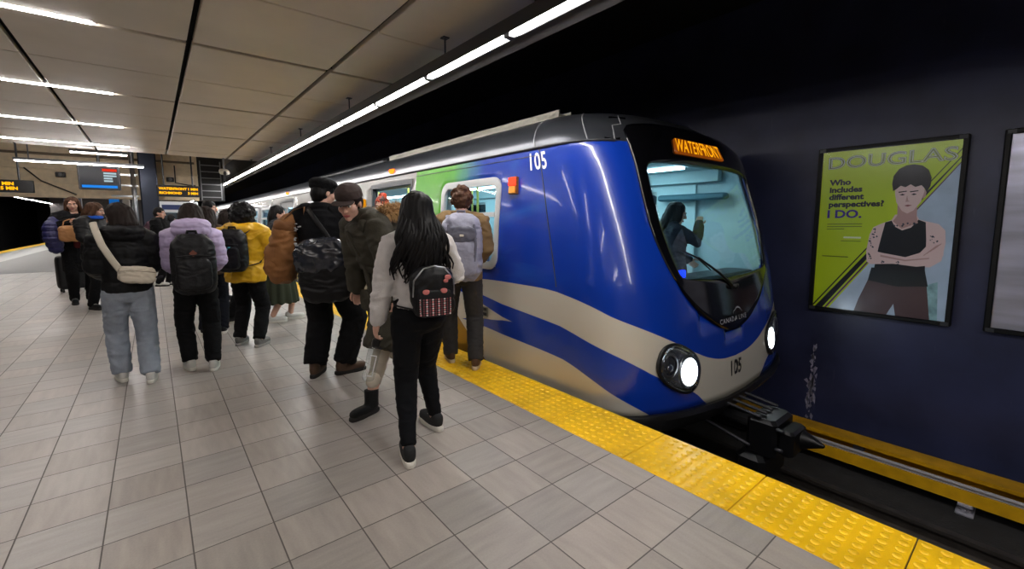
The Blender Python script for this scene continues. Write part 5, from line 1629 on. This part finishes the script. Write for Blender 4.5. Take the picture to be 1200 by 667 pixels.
b.obj('folded_puffer', M('navy puffer', C(34, 34, 84), .5), w.root, voxel=.01, sm=3, fn=puffer(.016, .09, 2))
w.shoes(BLACKN, DSOLE); w.hair(HAIRM, 'long', .16)
hb = w.attach('handbag', 'tan handbag hanging from the forearm of the brown haired woman', 'bag', (.12, .37, 1.22))
b = B(); b.sup((0, 0, 0), (.15, .06, .13), .5, .5, 14); b.obj('bag_body', M('tan leather', C(182, 130, 82), .5, var=.1), hb, voxel=.009, sm=3, fn=wrinkle(.006, 10, 2))
b = B(); b.tube([(-.09, 0, .11), (-.07, 0, .2), (0, 0, .235), (.07, 0, .2), (.09, 0, .11)], .009, 8); b.obj('handle', M('tan leather'), hb, smooth=True)
sc = thing('suitcase', 'black upright suitcase standing behind the brown haired woman', 'suitcase', (-1.32, 12.6, 0), .3)
b = B(); b.sup((0, 0, .40), (.24, .14, .34), .25, .3, 16); b.obj('shell', BLACKN, sc, smooth=True)
b = B(); b.tube([(-.1, .08, .7), (-.1, .08, .98), (.1, .08, .98), (.1, .08, .7)], .01, 8); b.obj('handle', DGREY, sc, smooth=True)
for sx in (-1, 1):
    for sy in (-1, 1):
        b = B(); b.loft([[(sx * .18 + dx, sy * .09 + .03 * math.cos(2 * math.pi * k / 14), .03 + .03 * math.sin(2 * math.pi * k / 14)) for k in range(14)] for dx in (-.014, .014)]); b.box(sx * .18 - .012, sy * .09 - .015, .03, sx * .18 + .012, sy * .09 + .015, .085); b.obj('wheel', BLACKP, sc)

# --- people further down the platform
def bystander(label, pos, face, h, topm, hairm, kind, legm=None, head=(0, 8, 0), blue=None, hem=.8, name=None, feet=None, shoem=None):
    f = Fig(label, pos, face, h, .19, feet=feet or ((-.1, .05, -6, 0, 0), (.1, -.05, 8, 0, 0)), hands=((-.16, .27, 1.0), (.16, .27, 1.0)), elbow=((-.8, -.5, 0), (.8, -.5, 0)), head=head)
    f.body(.009)
    f.top(topm, hem, .05, (.095, .08, .062), fn=wrinkle(.01, 8, h), voxel=.011, collar=.06)
    f.trousers(legm or BLACKC, voxel=.011); f.shoes(shoem or BLACKN, DSOLE)
    f.hair(hairm, kind, .14)
    return f
f = bystander('person with light brown hair and bright blue collar behind the pale jeans woman', (-.72, 9.75), (.55, -.6), 1.72, BLACKN, HAIRM, 'long', head=(-30, 14, 0), feet=((-.1, .22, -6, 0, 0), (.1, -.05, 8, 0, 0)))
b = B(); b.tube([f.neck + Vector((.1 * math.cos(a), .01 + .1 * math.sin(a), .03)) for a in np.linspace(0, 2 * math.pi, 13)], .03, 10); b.obj('collar', M('bright blue fleece', C(20, 84, 190), .8), f.root, voxel=.01, sm=2)
bystander('young man in dark clothes walking in front of the clad column', (.13, 12.4), (.8, -.35), 1.72, BLACKC, HAIRB, 'short', shoem=M('white sneaker leather'))
bystander('tall man with short black hair standing beyond the lavender jacket', (.78, 9.3), (.85, -.35), 1.77, M('grey jacket', C(92, 96, 104), .8), HAIRB, 'short')
bystander('dark haired person looking right from just behind the yellow jacket', (.82, 7.4), (.75, .1), 1.56, NAVYC, HAIRD, 'bob')
bystander('person in a navy jacket in the distant group below the hanging LED board', (.42, 15.2), (.5, .85), 1.6, M('dark navy jacket', C(28, 30, 46), .8), HAIRB, 'short')
bystander('person in a plum coat in the distant group near the column', (.15, 16.2), (-.2, .95), 1.66, M('plum coat', C(66, 40, 52), .8), HAIRD, 'bob')
bystander('person in an olive coat in the distant group by the LED board', (.72, 14.4), (.1, .95), 1.56, M('olive coat', C(66, 60, 44), .8), HAIRD, 'bob')
bystander('person in black far along the platform by the train', (1.7, 19.0), (.9, -.2), 1.7, BLACKC, HAIRB, 'short')
# phone held between the lavender and yellow jackets
f = Fig('person in dark clothes half hidden between the lavender and yellow jackets', (.52, 6.6), (.3, .95), 1.58, .18, hands=((-.12, .25, 1.0), (.20, .08, .80)), head=(0, 16, 0))
f.body(.008, curl=(35, 55)); f.top(M('brown fleece', C(62, 46, 36), .9), .82, .045, voxel=.011); f.trousers(NAVYC, voxel=.011); f.shoes(BLACKN, WSOLE); f.hair(HAIRD, 'long', .16)
ph = f.attach('phone', 'white phone held low between the lavender and yellow jackets', 'phone', f.wr[1] + Vector((0, .03, -.11)))
b = B(); b.bbox(-.006, -.036, -.07, .006, .036, .07, .005, Matrix.Rotation(math.radians(20), 4, 'X')); b.obj('case', M('white plastic', C(220, 220, 222), .35), ph, smooth=True, ang=40)
b = B(); b.box(.0062, -.032, -.064, .0068, .032, .064, Matrix.Rotation(math.radians(20), 4, 'X')); b.obj('screen', M('dark screen', C(14, 14, 18), .1), ph)

# --- passenger behind the windshield
w = Fig('passenger with long black hair seen through the windshield of the train', (4.5, 2.68), (.62, -.78), 1.60, .18, hands=((-.15, .2, .95), (.05, .26, 1.36)), elbow=((-.7, -.5, 0), (.5, .5, -1)), head=(0, 16, 0))
w.body(.0075)
w.top(M('dark blue jacket', C(30, 32, 44), .8), .8, .04, fn=wrinkle(.009, 8, 5)); w.trousers(BLACKC); w.shoes(BLACKN, DSOLE); w.hair(HAIRB, 'long', .22)

# ------------------------------------------------------------------ signs and platform equipment
def led_board(label, x0, x1, y, z0, z1, lines):
    t = thing('led_board', label, 'departure board', ((x0 + x1) / 2, y, (z0 + z1) / 2))
    w_, h_ = (x1 - x0) / 2, (z1 - z0) / 2
    b = B(); b.bbox(-w_ - .03, -.06, -h_ - .03, w_ + .03, .06, h_ + .03, .01); c = b.obj('housing', BLACKP, t)
    for s, px, row, sz in lines:
        lettering(s, sz, emitter('board led', C(255, 176, 16), 1.6), t, frame((px, -.063, row), (1, 0, 0), (0, 0, 1)), width=1.05, align='LEFT', bold=.004)
    for sx in (-.7, .7):
        b = B(); b.tube([(sx * w_, 0, h_), (sx * w_, 0, 3.55 - (z0 + z1) / 2)], .02, 8, rnd=False); b.obj('hanger_rod', DGREY, t)
    return t
led_board('hanging amber LED departure board in front of the beige bulkhead', .2, 1.14, 16.0, 2.16, 2.42,
          [('WATERFRONT', -.45, .06, .09), ('RICHMOND', -.45, -.06, .09), ('1 MIN', .2, .06, .09), ('3 MIN', .2, -.06, .09)])
led_board('amber LED departure board at the far left above the other track', -3.6, -2.22, 16.0, 2.16, 2.40,
          [('AIRPORT      2 MIN', -.52, .055, .105), ('RICHMOND   5 MIN', -.52, -.055, .105)])
tv = thing('information_screen', 'hanging information screen with red and blue bands', 'screen', (-.95, 15.5, 2.53), math.radians(0))
b = B(); b.bbox(-.40, -.05, -.30, .40, .05, .30, .015); b.obj('housing', BLACKP, tv)
b = B(); b.box(-.37, -.053, -.27, .37, -.05, .27); b.obj('display', M('display dark', C(10, 11, 15), .5, spec=.2, emit=.2, ecol=C(16, 18, 26)), tv)
b = B(); b.box(-.34, -.056, -.25, .33, -.053, -.185); b.obj('display_band', emitter('display blue', C(36, 130, 226), 1.1), tv)
b = B(); b.box(.06, -.056, .17, .34, -.053, .235); b.obj('display_band', emitter('display red', C(226, 52, 30), 1.0), tv)
b = B()
rr = random.Random(2)
for j in range(4):
    z = .12 - j * .065
    b.box(.08, -.056, z - .018, .08 + rr.uniform(.16, .25), -.053, z + .022)
b.obj('display_text', emitter('display white', C(190, 214, 222), .9), tv)
b = B(); b.tube([(0, 0, .3), (0, 0, 1.0)], .03, 10, rnd=False); b.obj('hanger_rod', DGREY, tv)
ks = thing('information_booth', 'pale information booth with a dark blue sign far down the platform', 'booth', (1.0, 26.0, 0))
b = B(); b.bbox(-.75, -.4, 0, .75, .4, 1.05, .03); b.bbox(-.75, -.4, 1.85, .75, .4, 2.35, .03)
for sx in (-.7, .7): b.box(sx - .04, -.38, 1.0, sx + .04, .38, 1.9)
b.obj('booth_body', M('booth white', C(196, 200, 204), .5), ks)
b = B(); b.box(-.6, -.42, 1.98, .45, -.4, 2.2); b.obj('sign_panel', M('booth navy', C(22, 40, 84), .4), ks)
b = B(); b.box(-.68, -.3, 1.06, .68, -.28, 1.84); b.obj('glass', glass('booth glass', (.75, .88, .95)), ks)
bn = thing('banner_post', 'blue and white upright sign post beyond the information screen', 'sign post', (-1.0, 22.0, 0))
b = B(); b.bbox(-.16, -.05, 0, .12, .05, 2.3, .02); b.obj('post_panel', emitter('panel blue', C(30, 120, 210), .55), bn)
b = B(); b.bbox(.2, -.05, 0, .42, .05, 2.25, .02); b.obj('side_panel', M('panel white', C(206, 200, 196), .5), bn)
cc = thing('security_camera', 'pale dome security camera hung at the right end of the beige bulkhead', 'camera', (1.5, 13.3, 2.62))
b = B(); b.tube([(0, 0, .1), (0, 0, .38)], .02, 8, rnd=False); b.obj('bracket', GREYM, cc)
b = B(); b.sup((0, 0, .04), (.11, .15, .06), .7, .7, 12, Matrix.Rotation(math.radians(20), 4, 'X')); b.obj('camera_body', M('camera pale', C(190, 186, 176), .4), cc, smooth=True)
b = B(); b.ell((0, -.12, .0), (.05, .05, .05)); b.obj('lens', BLACKP, cc, smooth=True)
for k, (x, y, z, l) in enumerate(((.55, 17.9, 2.75, 'black loudspeaker box on the upper beige bulkhead'), (1.0, 17.9, 2.42, 'small black junction box low on the beige bulkhead'), (-1.9, 17.9, 2.75, 'dark camera box on the left of the beige bulkhead'))):
    t = thing('equipment_box', l, 'box', (x, y, z))
    b = B(); b.bbox(-.1, -.12, -.07, .1, .05, .07, .015); b.obj('case', BLACKP, t)
    b = B(); b.tube([(0, -.12, 0), (0, -.15, 0)], [.045, .04], 12); b.obj('cover', GREYM, t)
ss = thing('column_bands', 'polished steel tube and rails in front of the clad column', 'pipe', (-.33, 16.9, 0))
b = B(); b.tube([(0, 0, 0), (0, 0, 3.55)], .06, 14, rnd=False); b.obj('pipe', STEEL, ss, smooth=True)
b = B()
for z in (2.15, 2.45, 2.75): b.box(-.5, -.04, z - .025, .1, -.0, z + .025)
b.obj('cross_rails', M('rail pale', C(190, 192, 196), .3, .6), ss)

def conduit(label, pts, r, mat):
    b = B(); b.tube(pts, r, 8, rnd=False)
    tag(b.obj('conduit', mat, smooth=True), label, 'pipe')
CONM = M('conduit tan', C(120, 106, 88), .5)
conduit('tan pipe running along the top of the beige bulkhead', [(-5, 17.82, 3.3), (1.2, 17.82, 3.3)], .035, CONM)
conduit('thin dark cable dropping down the beige bulkhead near the LED board', [(.68, 17.87, 3.2), (.68, 17.87, 2.66), (1.0, 17.87, 2.6), (1.2, 17.87, 2.6)], .018, BLACKP)
conduit('thin dark cable sloping down the left of the beige bulkhead', [(-2.6, 17.87, 2.9), (-2.3, 17.87, 2.56), (-1.62, 17.87, 2.2)], .018, BLACKP)
lad = thing('cable_ladder', 'grey cable ladder in the dark recess right of the beige bulkhead', 'cable ladder', (1.64, 17.985, 2.12))
for sx in (-.28, .28):
    b = B(); b.box(sx - .015, -.02, .02, sx + .015, .02, 1.3); b.obj('rail', GREYM, lad)
for k in range(6):
    b = B(); b.box(-.28, -.015, .1 + k * .21, .28, .015, .13 + k * .21); b.obj('rung', GREYM, lad)
